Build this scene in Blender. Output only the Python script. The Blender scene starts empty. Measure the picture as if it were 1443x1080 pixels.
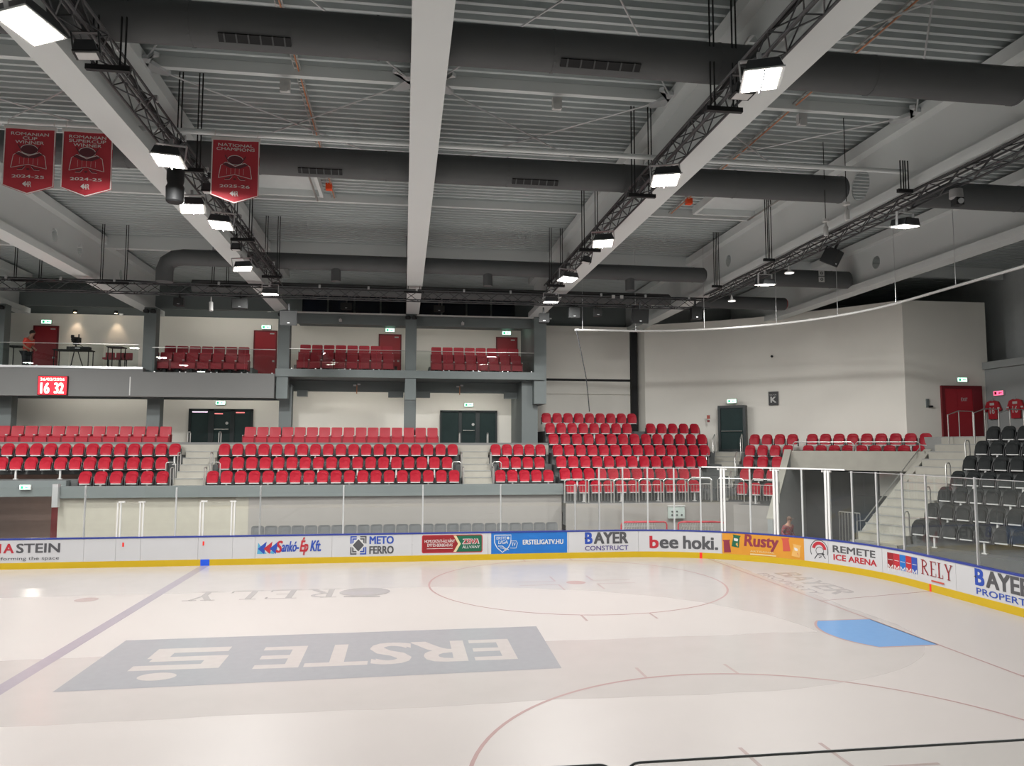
import bpy, bmesh, math, random
from mathutils import Vector, Matrix
random.seed(7)
sc = bpy.context.scene
COL = sc.collection
PI = math.pi

# ------------------------------------------------------------------ camera
cam_d = bpy.data.cameras.new('camera')
cam_d.sensor_width = 36.0
cam_d.lens = 36.0 * 1069.04 / 1443.0
cam_d.clip_end = 300
cam = bpy.data.objects.new('camera', cam_d)
COL.objects.link(cam)
YAW, PIT, ROL = 0.14115, 0.08191, 0.00155
_F = Vector((math.sin(YAW)*math.cos(PIT), math.cos(YAW)*math.cos(PIT), math.sin(PIT)))
_R = Vector((math.cos(YAW), -math.sin(YAW), 0)); _U = _R.cross(_F)
_R2 = _R*math.cos(ROL) + _U*math.sin(ROL); _U2 = -_R*math.sin(ROL) + _U*math.cos(ROL)
_M = Matrix((_R2, _U2, -_F)).transposed().to_4x4(); _M.translation = (0, 0, 4.215)
cam.matrix_world = _M
sc.camera = cam

# ------------------------------------------------------------------ world / exposure
w = bpy.data.worlds.new('world'); sc.world = w; w.use_nodes = True
w.node_tree.nodes['Background'].inputs[0].default_value = (0.5, 0.55, 0.6, 1)
w.node_tree.nodes['Background'].inputs[1].default_value = 0.02
sc.view_settings.view_transform = 'Standard'
try: sc.view_settings.look = 'None'
except Exception: pass
sc.view_settings.gamma = 1.0
sc.view_settings.use_curve_mapping = False
sc.view_settings.exposure = 0.2
sc.cycles.transparent_max_bounces = 32
LAMP_W = 345.0          # radiant power of one floodlight

# ------------------------------------------------------------------ materials
def lin(c):
    return tuple(((x/12.92) if x <= 0.04045 else ((x+0.055)/1.055)**2.4) for x in c)
def rgb(r, g, b): return lin((r/255, g/255, b/255))
MATS = {}
def mat(name, col, rough=0.6, metal=0.0, var=0.08, scale=3.0, bump=0.0, spec=0.5, coat=0.0, detail=3.0):
    if name in MATS: return MATS[name]
    m = bpy.data.materials.new(name); m.use_nodes = True
    nt = m.node_tree; b = nt.nodes['Principled BSDF']
    b.inputs['Roughness'].default_value = rough; b.inputs['Metallic'].default_value = metal
    b.inputs['Specular IOR Level'].default_value = spec
    b.inputs['Coat Weight'].default_value = coat
    tc = nt.nodes.new('ShaderNodeTexCoord'); nz = nt.nodes.new('ShaderNodeTexNoise')
    nz.inputs['Scale'].default_value = scale; nz.inputs['Detail'].default_value = detail
    nt.links.new(tc.outputs['Object'], nz.inputs['Vector'])
    rp = nt.nodes.new('ShaderNodeMix'); rp.data_type = 'RGBA'
    rp.inputs[6].default_value = (*[max(0, c*(1-var)) for c in col], 1)
    rp.inputs[7].default_value = (*[min(1, c*(1+var)) for c in col], 1)
    nt.links.new(nz.outputs['Fac'], rp.inputs[0]); nt.links.new(rp.outputs[2], b.inputs['Base Color'])
    if bump > 0:
        bp = nt.nodes.new('ShaderNodeBump'); bp.inputs['Strength'].default_value = bump
        bp.inputs['Distance'].default_value = 0.01
        n2 = nt.nodes.new('ShaderNodeTexNoise'); n2.inputs['Scale'].default_value = scale*12
        nt.links.new(tc.outputs['Object'], n2.inputs['Vector'])
        nt.links.new(n2.outputs['Fac'], bp.inputs['Height']); nt.links.new(bp.outputs[0], b.inputs['Normal'])
    MATS[name] = m; return m
def emis(name, col, strength):
    if name in MATS: return MATS[name]
    m = bpy.data.materials.new(name); m.use_nodes = True
    b = m.node_tree.nodes['Principled BSDF']
    b.inputs['Base Color'].default_value = (*[min(1, c) for c in col], 1)
    b.inputs['Emission Color'].default_value = (*col, 1); b.inputs['Emission Strength'].default_value = strength
    b.inputs['Roughness'].default_value = 0.3
    MATS[name] = m; return m
def glassmat(name, tint=(0.93, 0.95, 0.94), refl=1.0, rough=0.0, haze=0.0):
    if name in MATS: return MATS[name]
    m = bpy.data.materials.new(name); m.use_nodes = True; nt = m.node_tree
    nt.nodes.clear(); out = nt.nodes.new('ShaderNodeOutputMaterial')
    tr = nt.nodes.new('ShaderNodeBsdfTransparent'); tr.inputs[0].default_value = (*tint, 1)
    gl = nt.nodes.new('ShaderNodeBsdfGlossy'); gl.inputs['Roughness'].default_value = rough
    gl.inputs[0].default_value = (0.95, 0.95, 0.95, 1)
    fr = nt.nodes.new('ShaderNodeFresnel'); fr.inputs[0].default_value = 1.45
    mu = nt.nodes.new('ShaderNodeMath'); mu.operation = 'MULTIPLY'; mu.inputs[1].default_value = refl; mu.use_clamp = True
    mx = nt.nodes.new('ShaderNodeMixShader')
    ge = nt.nodes.new('ShaderNodeNewGeometry'); iv = nt.nodes.new('ShaderNodeMath'); iv.operation = 'SUBTRACT'; iv.inputs[0].default_value = 1.0
    nt.links.new(ge.outputs['Backfacing'], iv.inputs[1]); m3 = nt.nodes.new('ShaderNodeMath'); m3.operation = 'MULTIPLY'
    nt.links.new(fr.outputs[0], mu.inputs[0]); nt.links.new(mu.outputs[0], m3.inputs[0]); nt.links.new(iv.outputs[0], m3.inputs[1]); nt.links.new(m3.outputs[0], mx.inputs[0])
    if haze > 0:
        df = nt.nodes.new('ShaderNodeBsdfDiffuse'); df.inputs[0].default_value = (0.7, 0.7, 0.66, 1)  # pale diffuse share stands in for reflected haze on the glass
        m2 = nt.nodes.new('ShaderNodeMixShader'); m2.inputs[0].default_value = haze
        nt.links.new(tr.outputs[0], m2.inputs[1]); nt.links.new(df.outputs[0], m2.inputs[2])
        nt.links.new(m2.outputs[0], mx.inputs[1])
    else:
        nt.links.new(tr.outputs[0], mx.inputs[1])
    nt.links.new(gl.outputs[0], mx.inputs[2]); nt.links.new(mx.outputs[0], out.inputs[0])
    MATS[name] = m; return m

M_wall   = mat('beige wall paint', (0.86, 0.84, 0.775), 0.8, var=0.05, scale=0.7, bump=0.05)
M_wallg  = mat('grey wall paint', (0.30, 0.315, 0.315), 0.8, var=0.06, scale=0.8)
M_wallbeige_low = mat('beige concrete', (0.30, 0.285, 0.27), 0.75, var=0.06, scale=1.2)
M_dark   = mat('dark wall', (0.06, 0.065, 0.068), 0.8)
M_struct = mat('grey green structural paint', (0.145, 0.168, 0.168), 0.55, var=0.05, scale=1)
M_structl= mat('light grey fascia paint', (0.155, 0.158, 0.155), 0.6, var=0.05, scale=0.8)
M_girder = mat('light grey girder paint', (0.66, 0.695, 0.69), 0.45, var=0.03, scale=0.6)
M_deck   = mat('galvanised roof sheet', (0.49, 0.535, 0.535), 0.5, metal=0.0, var=0.08, scale=0.5)
M_duct   = mat('dark duct fabric', (0.085, 0.09, 0.092), 0.7, var=0.08, scale=2)
M_black  = mat('matt black metal', (0.015, 0.016, 0.017), 0.6, spec=0.3)
M_truss  = mat('black truss metal', (0.045, 0.048, 0.052), 0.4, metal=0.3)
M_alu    = mat('aluminium', (0.62, 0.63, 0.64), 0.35, metal=0.6, var=0.04)
M_white  = mat('white plastic', (0.55, 0.55, 0.54), 0.4, var=0.02)
M_steel  = mat('brushed steel rail', (0.48, 0.48, 0.46), 0.35, metal=0.7, var=0.04)
M_conc   = mat('grey concrete', (0.27, 0.275, 0.265), 0.85, var=0.12, scale=2.5, bump=0.15)
M_concl  = mat('light concrete steps', (0.34, 0.33, 0.29), 0.85, var=0.1, scale=2.5, bump=0.15)
M_floor  = mat('rubber concrete floor', (0.36, 0.35, 0.33), 0.7, var=0.1, scale=1.0)
M_red    = mat('red seat plastic', (0.37, 0.012, 0.027), 0.42, var=0.1, scale=2, spec=0.25)
M_redf   = mat('red seat upholstery', (0.42, 0.028, 0.045), 0.55, var=0.1, scale=3)
M_redd   = mat('red door paint', (0.36, 0.018, 0.028), 0.45, var=0.05)
M_seatb  = mat('black seat plastic', (0.017, 0.0195, 0.02), 0.6, var=0.1, spec=0.15)
M_seatg  = mat('grey seat plastic', (0.14, 0.145, 0.15), 0.5, var=0.1)
M_bracket= mat('dark seat bracket', (0.03, 0.03, 0.032), 0.5)
M_board  = mat('white board plastic', (0.42, 0.42, 0.43), 0.3, var=0.02, scale=1.5)
M_yellow = mat('yellow kick plate', (0.43, 0.29, 0.012), 0.35, var=0.05, spec=0.3)
M_bluec  = mat('blue cap rail', (0.02, 0.035, 0.2), 0.35, var=0.05)
M_bluel  = mat('blue marker', rgb(25, 75, 190), 0.35)
M_redl   = mat('red marker', rgb(215, 40, 30), 0.35)
M_doorg  = mat('dark door frame', (0.018, 0.026, 0.028), 0.4)
M_panel  = mat('smoked door glass', (0.035, 0.055, 0.055), 0.08, var=0.1, spec=0.6)
M_glass  = glassmat('rink glass', (0.965, 0.975, 0.97), 1.1, haze=0.012)
M_glassb = glassmat('balcony glass', (0.90, 0.93, 0.92), 1.8)
M_skin   = mat('skin', (0.45, 0.25, 0.18), 0.5)
M_hair   = mat('dark hair', (0.02, 0.015, 0.012), 0.6)
M_lens   = emis('floodlight lens', (1.0, 0.93, 0.80), 30.0)
M_exit   = emis('exit sign face', (0.55, 1.0, 0.75), 2.2)
M_exitg  = emis('exit sign green', (0.02, 0.45, 0.2), 0.8)
M_exitr  = emis('exit sign red', (1.0, 0.12, 0.25), 1.6)
M_led    = emis('led red', (1.0, 0.015, 0.03), 1.3)
M_ledw   = emis('led digits', (1.0, 0.9, 0.7), 2.5)
M_orange = mat('orange cable', rgb(190, 130, 95), 0.6)
M_window = mat('night window', (0.016, 0.022, 0.036), 0.1, var=0.1, spec=0.5)

# ------------------------------------------------------------------ mesh helper
class MB:
    def __init__(s): s.v = []; s.f = []; s.m = []; s.mats = []
    def mi(s, m):
        if m is None: return 0
        if m not in s.mats: s.mats.append(m)
        return s.mats.index(m)
    def add(s, vs, fs, m=None):
        o = len(s.v); i = s.mi(m)
        s.v += [tuple(v) for v in vs]
        for f in fs: s.f.append(tuple(o+k for k in f)); s.m.append(i)
        return s
    def box(s, x0, x1, y0, y1, z0, z1, m=None, M=None):
        vs = [(x0,y0,z0),(x1,y0,z0),(x1,y1,z0),(x0,y1,z0),(x0,y0,z1),(x1,y0,z1),(x1,y1,z1),(x0,y1,z1)]
        if M is not None: vs = [M @ Vector(v) for v in vs]
        return s.add(vs, [(0,3,2,1),(4,5,6,7),(0,1,5,4),(1,2,6,5),(2,3,7,6),(3,0,4,7)], m)
    def tube(s, p, q, r, n=8, m=None, r2=None):
        p = Vector(p); q = Vector(q); d = q-p
        if d.length < 1e-6: return s
        d.normalize(); a = Vector((0,0,1)) if abs(d.z) < 0.9 else Vector((1,0,0))
        u = d.cross(a).normalized(); v = d.cross(u); r2 = r if r2 is None else r2
        vs = [p + (u*math.cos(2*PI*k/n)+v*math.sin(2*PI*k/n))*r for k in range(n)]
        vs += [q + (u*math.cos(2*PI*k/n)+v*math.sin(2*PI*k/n))*r2 for k in range(n)]
        fs = [(k,(k+1)%n,n+(k+1)%n,n+k) for k in range(n)] + [tuple(range(n-1,-1,-1)), tuple(range(n,2*n))]
        return s.add(vs, fs, m)
    def pipe(s, pts, r, n=8, m=None, closed=False):
        P = [Vector(p) for p in pts]; N = len(P); vs = []; prev = None
        for i in range(N):
            d = (P[min(i+1,N-1)]-P[max(i-1,0)]).normalized()
            if prev is None:
                a = Vector((0,0,1)) if abs(d.z) < 0.9 else Vector((1,0,0)); u = d.cross(a).normalized()
            else: u = (prev - d*prev.dot(d)).normalized()
            prev = u; v = d.cross(u)
            vs += [P[i]+(u*math.cos(2*PI*k/n)+v*math.sin(2*PI*k/n))*r for k in range(n)]
        fs = []
        for i in range(N-1):
            for k in range(n): fs.append((i*n+k, i*n+(k+1)%n, (i+1)*n+(k+1)%n, (i+1)*n+k))
        fs += [tuple(range(n-1,-1,-1)), tuple(range((N-1)*n, N*n))]
        return s.add(vs, fs, m)
    def prism(s, poly, h0, h1, fn, m=None):
        """poly: 2D outline (a,b); extruded h0..h1; fn(a,b,h)->xyz"""
        n = len(poly)
        vs = [fn(a,b,h0) for a,b in poly] + [fn(a,b,h1) for a,b in poly]
        fs = [tuple(range(n-1,-1,-1)), tuple(range(n,2*n))] + [(k,(k+1)%n,n+(k+1)%n,n+k) for k in range(n)]
        return s.add(vs, fs, m)
    def lathe(s, prof, n=16, m=None, M=None):
        """prof: (r,z) list"""
        vs = []
        for r,z in prof:
            for k in range(n):
                v = Vector((r*math.cos(2*PI*k/n), r*math.sin(2*PI*k/n), z)); vs.append(M @ v if M is not None else v)
        N = len(prof); fs = []
        for i in range(N-1):
            for k in range(n): fs.append((i*n+k, i*n+(k+1)%n, (i+1)*n+(k+1)%n, (i+1)*n+k))
        fs += [tuple(range(n-1,-1,-1)), tuple(range((N-1)*n, N*n))]
        return s.add(vs, fs, m)
    def mesh(s, name, m=None, smooth=False, recalc=True):
        me = bpy.data.meshes.new(name); me.from_pydata(s.v, [], s.f)
        mats = s.mats if s.mats else [m]
        for x in mats: me.materials.append(x)
        if s.mats: me.polygons.foreach_set('material_index', s.m)
        if recalc:
            bm = bmesh.new(); bm.from_mesh(me); bmesh.ops.recalc_face_normals(bm, faces=bm.faces); bm.to_mesh(me); bm.free()
        if smooth:
            me.polygons.foreach_set('use_smooth', [True]*len(me.polygons))
            try: me.set_sharp_from_angle(angle=math.radians(40))
            except Exception: pass
        me.update(); return me
    def build(s, name, m=None, parent=None, smooth=False, recalc=True):
        return link(name, s.mesh(name, m, smooth, recalc), parent)
def link(name, me, parent=None, loc=None, rotz=None):
    o = bpy.data.objects.new(name, me); COL.objects.link(o)
    if parent is not None: o.parent = parent
    if loc is not None: o.location = loc
    if rotz is not None: o.rotation_euler = (0,0,rotz)
    return o
def tag(o, label, cat, group=None, kind=None):
    o['label'] = label; o['category'] = cat
    if group: o['group'] = group
    if kind: o['kind'] = kind
    return o
def thing(name, label, cat, loc=(0,0,0), rotz=0.0, group=None):
    o = bpy.data.objects.new(name, None); COL.objects.link(o); o.empty_display_size = 0.1
    o.location = loc; o.rotation_euler = (0,0,rotz)
    return tag(o, label, cat, group)
def struct(name, mb, m, label=None, smooth=False, recalc=True):
    o = mb.build(name, m, None, smooth, recalc); o['kind'] = 'structure'
    if label: o['label'] = label
    return o
ORD = ['first','second','third','fourth','fifth','sixth','seventh','eighth','ninth','tenth','eleventh','twelfth','thirteenth','fourteenth','fifteenth','sixteenth','seventeenth','eighteenth','nineteenth','twentieth','twenty-first','twenty-second','twenty-third','twenty-fourth','twenty-fifth','twenty-sixth','twenty-seventh','twenty-eighth','twenty-ninth','thirtieth']
def ordw(i, n, side='left'):
    """ordinal phrase counted from the given end"""
    return 'leftmost' if i == 0 else ORD[i] + ' from left'

_tcache = {}
def textpoly(txt, bold=0.0):
    k = (txt, bold)
    if k in _tcache: return _tcache[k]
    cu = bpy.data.curves.new('t', 'FONT'); cu.body = txt; cu.fill_mode = 'FRONT'; cu.offset = bold; cu.resolution_u = 3
    o = bpy.data.objects.new('t', cu); COL.objects.link(o)
    dg = bpy.context.evaluated_depsgraph_get()
    me = bpy.data.meshes.new_from_object(o.evaluated_get(dg))
    vs = [(v.co.x, v.co.y) for v in me.vertices]; fs = [tuple(p.vertices) for p in me.polygons]
    bpy.data.objects.remove(o); bpy.data.curves.remove(cu); bpy.data.meshes.remove(me)
    _tcache[k] = (vs, fs); return vs, fs
def text2d(txt, x0, x1, y0, y1, bold=0.0, shear=0.0):
    vs, fs = textpoly(txt, bold)
    ax = min(v[0] for v in vs); bx = max(v[0] for v in vs); ay = min(v[1] for v in vs); by = max(v[1] for v in vs)
    sx = (x1-x0)/max(1e-6, bx-ax); sy = (y1-y0)/max(1e-6, by-ay)
    return [(x0+(v[0]-ax)*sx + shear*(v[1]-ay)*sy, y0+(v[1]-ay)*sy) for v in vs], fs
class Print:
    """flat print on a surface: 2-D shapes (a,b) with a layer, mapped by fn(a,b,lift)"""
    def __init__(s, fn, lift=0.003): s.fn = fn; s.mb = MB(); s.n = 0; s.lift = lift
    def shape(s, vs, fs, m):
        s.n += 1; l = s.lift*s.n
        s.mb.add([s.fn(a,b,l) for a,b in vs], fs, m); return s
    def text(s, txt, x0, x1, y0, y1, m, bold=0.0, shear=0.0):
        d = bold*(y1-y0)*0.7; vs, fs = text2d(txt, x0+d, x1-d, y0+d*0.6, y1-d*0.6, 0.0, shear)
        for (ex, ey) in ([(0, 0)] if d == 0 else [(-d, -d*0.6), (d, -d*0.6), (d, d*0.6), (-d, d*0.6)]): s.shape([(a+ex, b+ey) for a, b in vs], fs, m)
        return s
    def poly(s, pts, m): return s.shape(pts, [tuple(range(len(pts)))], m)
    def rect(s, x0, x1, y0, y1, m, n=1):
        vs = []; fs = []
        for i in range(n+1):
            x = x0+(x1-x0)*i/n; vs += [(x,y0),(x,y1)]
        for i in range(n): fs.append((2*i,2*i+2,2*i+3,2*i+1))
        return s.shape(vs, fs, m)
    def ellipse(s, cx, cy, rx, ry, m, n=20): return s.poly([(cx+rx*math.cos(2*PI*k/n), cy+ry*math.sin(2*PI*k/n)) for k in range(n)], m)
    def ring(s, cx, cy, rx, ry, t, m, a0=0, a1=2*PI, n=24):
        vs = []; fs = []
        for k in range(n+1):
            a = a0+(a1-a0)*k/n; vs += [(cx+rx*math.cos(a), cy+ry*math.sin(a)), (cx+(rx-t)*math.cos(a), cy+(ry-t)*math.sin(a))]
        for k in range(n): fs.append((2*k,2*k+2,2*k+3,2*k+1))
        return s.shape(vs, fs, m)
    def line(s, pts, t, m):
        vs = []; fs = []
        for i,(a,b) in enumerate(pts):
            p = pts[max(0,i-1)]; q = pts[min(len(pts)-1,i+1)]; dx = q[0]-p[0]; dy = q[1]-p[1]; L = math.hypot(dx,dy) or 1
            nx, ny = -dy/L*t/2, dx/L*t/2; vs += [(a+nx,b+ny),(a-nx,b-ny)]
        for k in range(len(pts)-1): fs.append((2*k,2*k+2,2*k+3,2*k+1))
        return s.shape(vs, fs, m)
    def build(s, name, parent): return s.mb.build(name, None, parent, recalc=False)
def serif(p, ch, x0, x1, y0, y1, m, t):
    """thin serif capitals R E L Y"""
    W = x1-x0; H = y1-y0; s = t*0.35
    def st(x): p.rect(x-t/2, x+t/2, y0, y1, m); p.rect(x-t*1.3, x+t*1.3, y0, y0+s, m); p.rect(x-t*1.3, x+t*1.3, y1-s, y1, m)
    if ch in 'REL': st(x0+t*1.3)
    xl = x0+t*1.3
    if ch == 'E':
        p.rect(xl, x1, y1-s, y1, m); p.rect(xl, x1, y0, y0+s, m); p.rect(xl, x0+W*0.75, y0+H*0.5-s/2, y0+H*0.5+s/2, m)
        p.rect(x1-s, x1, y1-H*0.2, y1, m); p.rect(x1-s, x1, y0, y0+H*0.22, m)
    if ch == 'L': p.rect(xl, x1, y0, y0+s, m); p.rect(x1-s, x1, y0, y0+H*0.25, m)
    if ch == 'R':
        p.ring(xl, y0+H*0.74, W*0.6, H*0.26, t*0.7, m, -PI/2, PI/2, 10); p.line([(xl+W*0.2,y0+H*0.48),(x1-t*0.6,y0+s)], t, m); p.rect(x1-t*1.6, x1+t*0.3, y0, y0+s, m)
    if ch == 'Y':
        c = (x0+x1)/2; p.line([(x0+t,y1),(c,y0+H*0.45)], t, m); p.line([(x1-t,y1),(c,y0+H*0.45)], t*0.55, m); p.rect(c-t/2,c+t/2,y0,y0+H*0.47,m)
        p.rect(c-t*1.3,c+t*1.3,y0,y0+s,m); p.rect(x0,x0+t*2.2,y1-s,y1,m); p.rect(x1-t*2.2,x1,y1-s,y1,m)
# ================================================================== RINK PATH
RX, RY1, RY0, RR = 15.2, 28.2, 3.6, 7.0
S_A = RX-RR; S_B = S_A+RR*PI/2; S_C = S_B+(RY1-RR)-(RY0+RR); S_D = S_C+RR*PI/2
def path(s):
    if s <= S_A: return s, RY1
    if s <= S_B: t = (s-S_A)/RR; return S_A+RR*math.sin(t), RY1-RR+RR*math.cos(t)
    if s <= S_C: return RX, RY1-RR-(s-S_B)
    if s <= S_D: t = (s-S_C)/RR; return S_A+RR*math.cos(t), RY0+RR-RR*math.sin(t)
    return S_A-(s-S_D), RY0
def pnorm(s):
    """unit normal pointing into the rink"""
    if s <= S_A: return 0.0, -1.0
    if s <= S_B: t = (s-S_A)/RR; return -math.sin(t), -math.cos(t)
    if s <= S_C: return -1.0, 0.0
    if s <= S_D: t = (s-S_C)/RR; return -math.cos(t), math.sin(t)
    return 0.0, 1.0
def pp(s, z, inn=0.0):
    x, y = path(s); nx, ny = pnorm(s); return (x+nx*inn, y+ny*inn, z)
X_END = -44.8
GL = 11.31; AX = 16.29                      # goal line, long axis
# ------------------------------------------------------------------ ice
def ice_material():
    m = bpy.data.materials.new('resurfaced ice'); m.use_nodes = True; nt = m.node_tree; b = nt.nodes['Principled BSDF']
    tc = nt.nodes.new('ShaderNodeTexCoord'); sp = nt.nodes.new('ShaderNodeSeparateXYZ'); nt.links.new(tc.outputs['Object'], sp.inputs[0])
    def mth(op, a, bb=None, c=None):
        n = nt.nodes.new('ShaderNodeMath'); n.operation = op
        for i, q in enumerate((a, bb, c)):
            if q is None: continue
            if isinstance(q, (int, float)): n.inputs[i].default_value = q
            else: nt.links.new(q, n.inputs[i])
        return n.outputs[0]
    wob = nt.nodes.new('ShaderNodeTexNoise'); wob.inputs['Scale'].default_value = 0.5; nt.links.new(tc.outputs['Object'], wob.inputs['Vector'])
    wv = mth('MULTIPLY_ADD', wob.outputs['Fac'], 0.5, -0.25)
    x = mth('ADD', sp.outputs[0], wv); y = mth('ADD', sp.outputs[1], mth('MULTIPLY', wv, 0.6))
    def ell(ax, ay, cx, cy, sy):
        ex = mth('DIVIDE', mth('MAXIMUM', mth('SUBTRACT', x, cx), 0.0), ax)
        ey = mth('DIVIDE', mth('MAXIMUM', mth('MULTIPLY', mth('SUBTRACT', y, cy), sy), 0.0), ay)
        return mth('ADD', mth('MULTIPLY', ex, ex), mth('MULTIPLY', ey, ey))
    def soft(v, w):  # 1 where v < 1
        n = nt.nodes.new('ShaderNodeMapRange'); n.clamp = True
        n.inputs[1].default_value = 1-w; n.inputs[2].default_value = 1+w; n.inputs[3].default_value = 1; n.inputs[4].default_value = 0
        nt.links.new(v, n.inputs[0]); return n.outputs[0]
    inner = mth('MULTIPLY', soft(ell(9.35, 6.6, 0, 16.5, 1), 0.006), mth('GREATER_THAN', y, 16.5))
    outer = soft(ell(5.6, 4.3, 6.0, 17.0, -1), 0.008)
    wet = mth('MULTIPLY', outer, mth('SUBTRACT', 1.0, inner))
    n1 = nt.nodes.new('ShaderNodeTexNoise'); n1.inputs['Scale'].default_value = 1.6; n1.inputs['Detail'].default_value = 6
    nt.links.new(tc.outputs['Object'], n1.inputs['Vector'])
    cr = nt.nodes.new('ShaderNodeMix'); cr.data_type = 'RGBA'
    cr.inputs[6].default_value = (0.305, 0.283, 0.273, 1); cr.inputs[7].default_value = (0.300, 0.280, 0.270, 1)
    nt.links.new(wet, cr.inputs[0])
    cv = nt.nodes.new('ShaderNodeMix'); cv.data_type = 'RGBA'; cv.blend_type = 'MULTIPLY'
    mr = nt.nodes.new('ShaderNodeMapRange'); mr.inputs[3].default_value = 0.97; mr.inputs[4].default_value = 1.03
    nt.links.new(n1.outputs['Fac'], mr.inputs[0]); cv.inputs[0].default_value = 1.0
    nt.links.new(cr.outputs[2], cv.inputs[6]); nt.links.new(mr.outputs[0], cv.inputs[7]); nt.links.new(cv.outputs[2], b.inputs['Base Color'])
    rr = mth('ADD', mth('MULTIPLY_ADD', wet, -0.17, 0.36), mth('MULTIPLY', n1.outputs['Fac'], 0.06))
    nt.links.new(rr, b.inputs['Roughness'])
    b.inputs['IOR'].default_value = 1.31
    bp = nt.nodes.new('ShaderNodeBump'); bp.inputs['Strength'].default_value = 0.04; bp.inputs['Distance'].default_value = 0.01
    n2 = nt.nodes.new('ShaderNodeTexNoise'); n2.inputs['Scale'].default_value = 9; nt.links.new(tc.outputs['Object'], n2.inputs['Vector'])
    nt.links.new(n2.outputs['Fac'], bp.inputs['Height']); nt.links.new(bp.outputs[0], b.inputs['Normal'])
    return m
M_ice = ice_material()
def paint(name, col, cover=1.0):
    """paint frozen into the ice: glossy like the ice, worn by skate marks"""
    m = bpy.data.materials.new(name); m.use_nodes = True; nt = m.node_tree; b = nt.nodes['Principled BSDF']
    tc = nt.nodes.new('ShaderNodeTexCoord'); n = nt.nodes.new('ShaderNodeTexNoise'); n.inputs['Scale'].default_value = 6; n.inputs['Detail'].default_value = 8
    nt.links.new(tc.outputs['Object'], n.inputs['Vector'])
    mx = nt.nodes.new('ShaderNodeMix'); mx.data_type = 'RGBA'; mx.inputs[6].default_value = (*[c*0.94 for c in col], 1); mx.inputs[7].default_value = (*[min(1, c*1.06) for c in col], 1)
    nt.links.new(n.outputs['Fac'], mx.inputs[0]); nt.links.new(mx.outputs[2], b.inputs['Base Color'])
    b.inputs['Roughness'].default_value = 0.25; b.inputs['IOR'].default_value = 1.31
    return m
P_red = paint('pale red ice paint', (0.265, 0.185, 0.18)); P_redf = paint('faint red ice paint', (0.275, 0.22, 0.213))
P_blue = paint('pale blue line paint', (0.215, 0.195, 0.22)); P_crease = paint('light blue crease paint', (0.095, 0.195, 0.36))
P_grey = paint('grey blue ice paint', (0.198, 0.202, 0.213)); P_white = paint('white ice paint', (0.298, 0.278, 0.268))
P_faint = paint('faint grey ice paint', (0.232, 0.218, 0.214)); P_mauve = paint('faint mauve ice paint', (0.236, 0.22, 0.225))
outl = []
n = 16
outl += [(X_END+RR, RY1), (S_A, RY1)] + [(S_A+RR*math.sin(PI/2*k/n), RY1-RR+RR*math.cos(PI/2*k/n)) for k in range(1, n+1)]
outl += [(S_A+RR*math.cos(PI/2*k/n), RY0+RR-RR*math.sin(PI/2*k/n)) for k in range(n+1)] + [(X_END+RR, RY0)]
outl += [(X_END+RR-RR*math.sin(PI/2*k/n), RY0+RR-RR*math.cos(PI/2*k/n)) for k in range(1, n+1)]
outl += [(X_END+RR-RR*math.cos(PI/2*k/n), RY1-RR+RR*math.sin(PI/2*k/n)) for k in range(n)]
ice = MB().prism(outl, -0.04, 0.0, lambda a, b, h: (a, b, h)).build('ice_sheet', M_ice)
tag(ice, 'white ice sheet of the hockey rink with pale painted lines', 'ice rink')
ice['kind'] = 'structure'
def icefn(a, b, l): return (a, b, 0.0015+l)
def iceprint(): return Print(icefn, 0.0001)
p = iceprint(); p.rect(GL-18.14-0.15, GL-18.14+0.15, RY0, RY1, P_blue); p.build('blue_line', ice)
p = iceprint(); p.rect(GL-0.03, GL+0.03, 6.0, RY1-0.75, P_red); p.build('goal_line', ice)
for sy, nm in ((1, 'faceoff_circle'), (-1, 'faceoff_circle')):
    cy = AX+7*sy; cx = GL-6; p = iceprint()
    p.ring(cx, cy, 4.53, 4.53, 0.06, P_red, n=96)
    for sx in (-0.88, 0.88):
        for s2 in (-1, 1):
            p.rect(cx+sx-0.03, cx+sx+0.03, min(cy+s2*4.44, cy+s2*5.05), max(cy+s2*4.44, cy+s2*5.05), P_redf)
    for sx in (-1, 1):
        for s2 in (-1, 1):
            p.rect(min(cx+sx*0.6, cx+sx*1.8), max(cx+sx*0.6, cx+sx*1.8), cy+s2*0.28-0.03, cy+s2*0.28+0.03, P_redf)
            p.rect(cx+sx*0.6-0.03, cx+sx*0.6+0.03, min(cy+s2*0.28, cy+s2*1.15), max(cy+s2*0.28, cy+s2*1.15), P_redf)
    o = p.build(nm, ice)
    q = iceprint(); q.ellipse(cx, cy, 0.3, 0.3, P_red, 24); q.build('faceoff_spot', ice)
q = iceprint(); q.ellipse(-8.5, 22.5, 0.3, 0.3, P_redf, 24); q.build('faceoff_spot', ice)
# crease
pts = [(GL, AX+1.22), (GL-1.37, AX+1.22)]
a0 = math.asin(1.22/1.83)
pts += [(GL-1.83*math.cos(a0+(0-2*a0)*k/14), AX+1.83*math.sin(a0+(0-2*a0)*k/14)) for k in range(1, 14)]
pts += [(GL-1.37, AX-1.22), (GL, AX-1.22)]
p = iceprint(); p.poly(pts, P_crease); p.line(pts, 0.06, P_red); p.build('goal_crease', ice)
p = iceprint(); p.line([(GL, AX+3.4), (RX, AX+4.25)], 0.05, P_red); p.line([(GL, AX-3.4), (RX, AX-4.25)], 0.05, P_red); p.build('trapezoid_line', ice)
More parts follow.
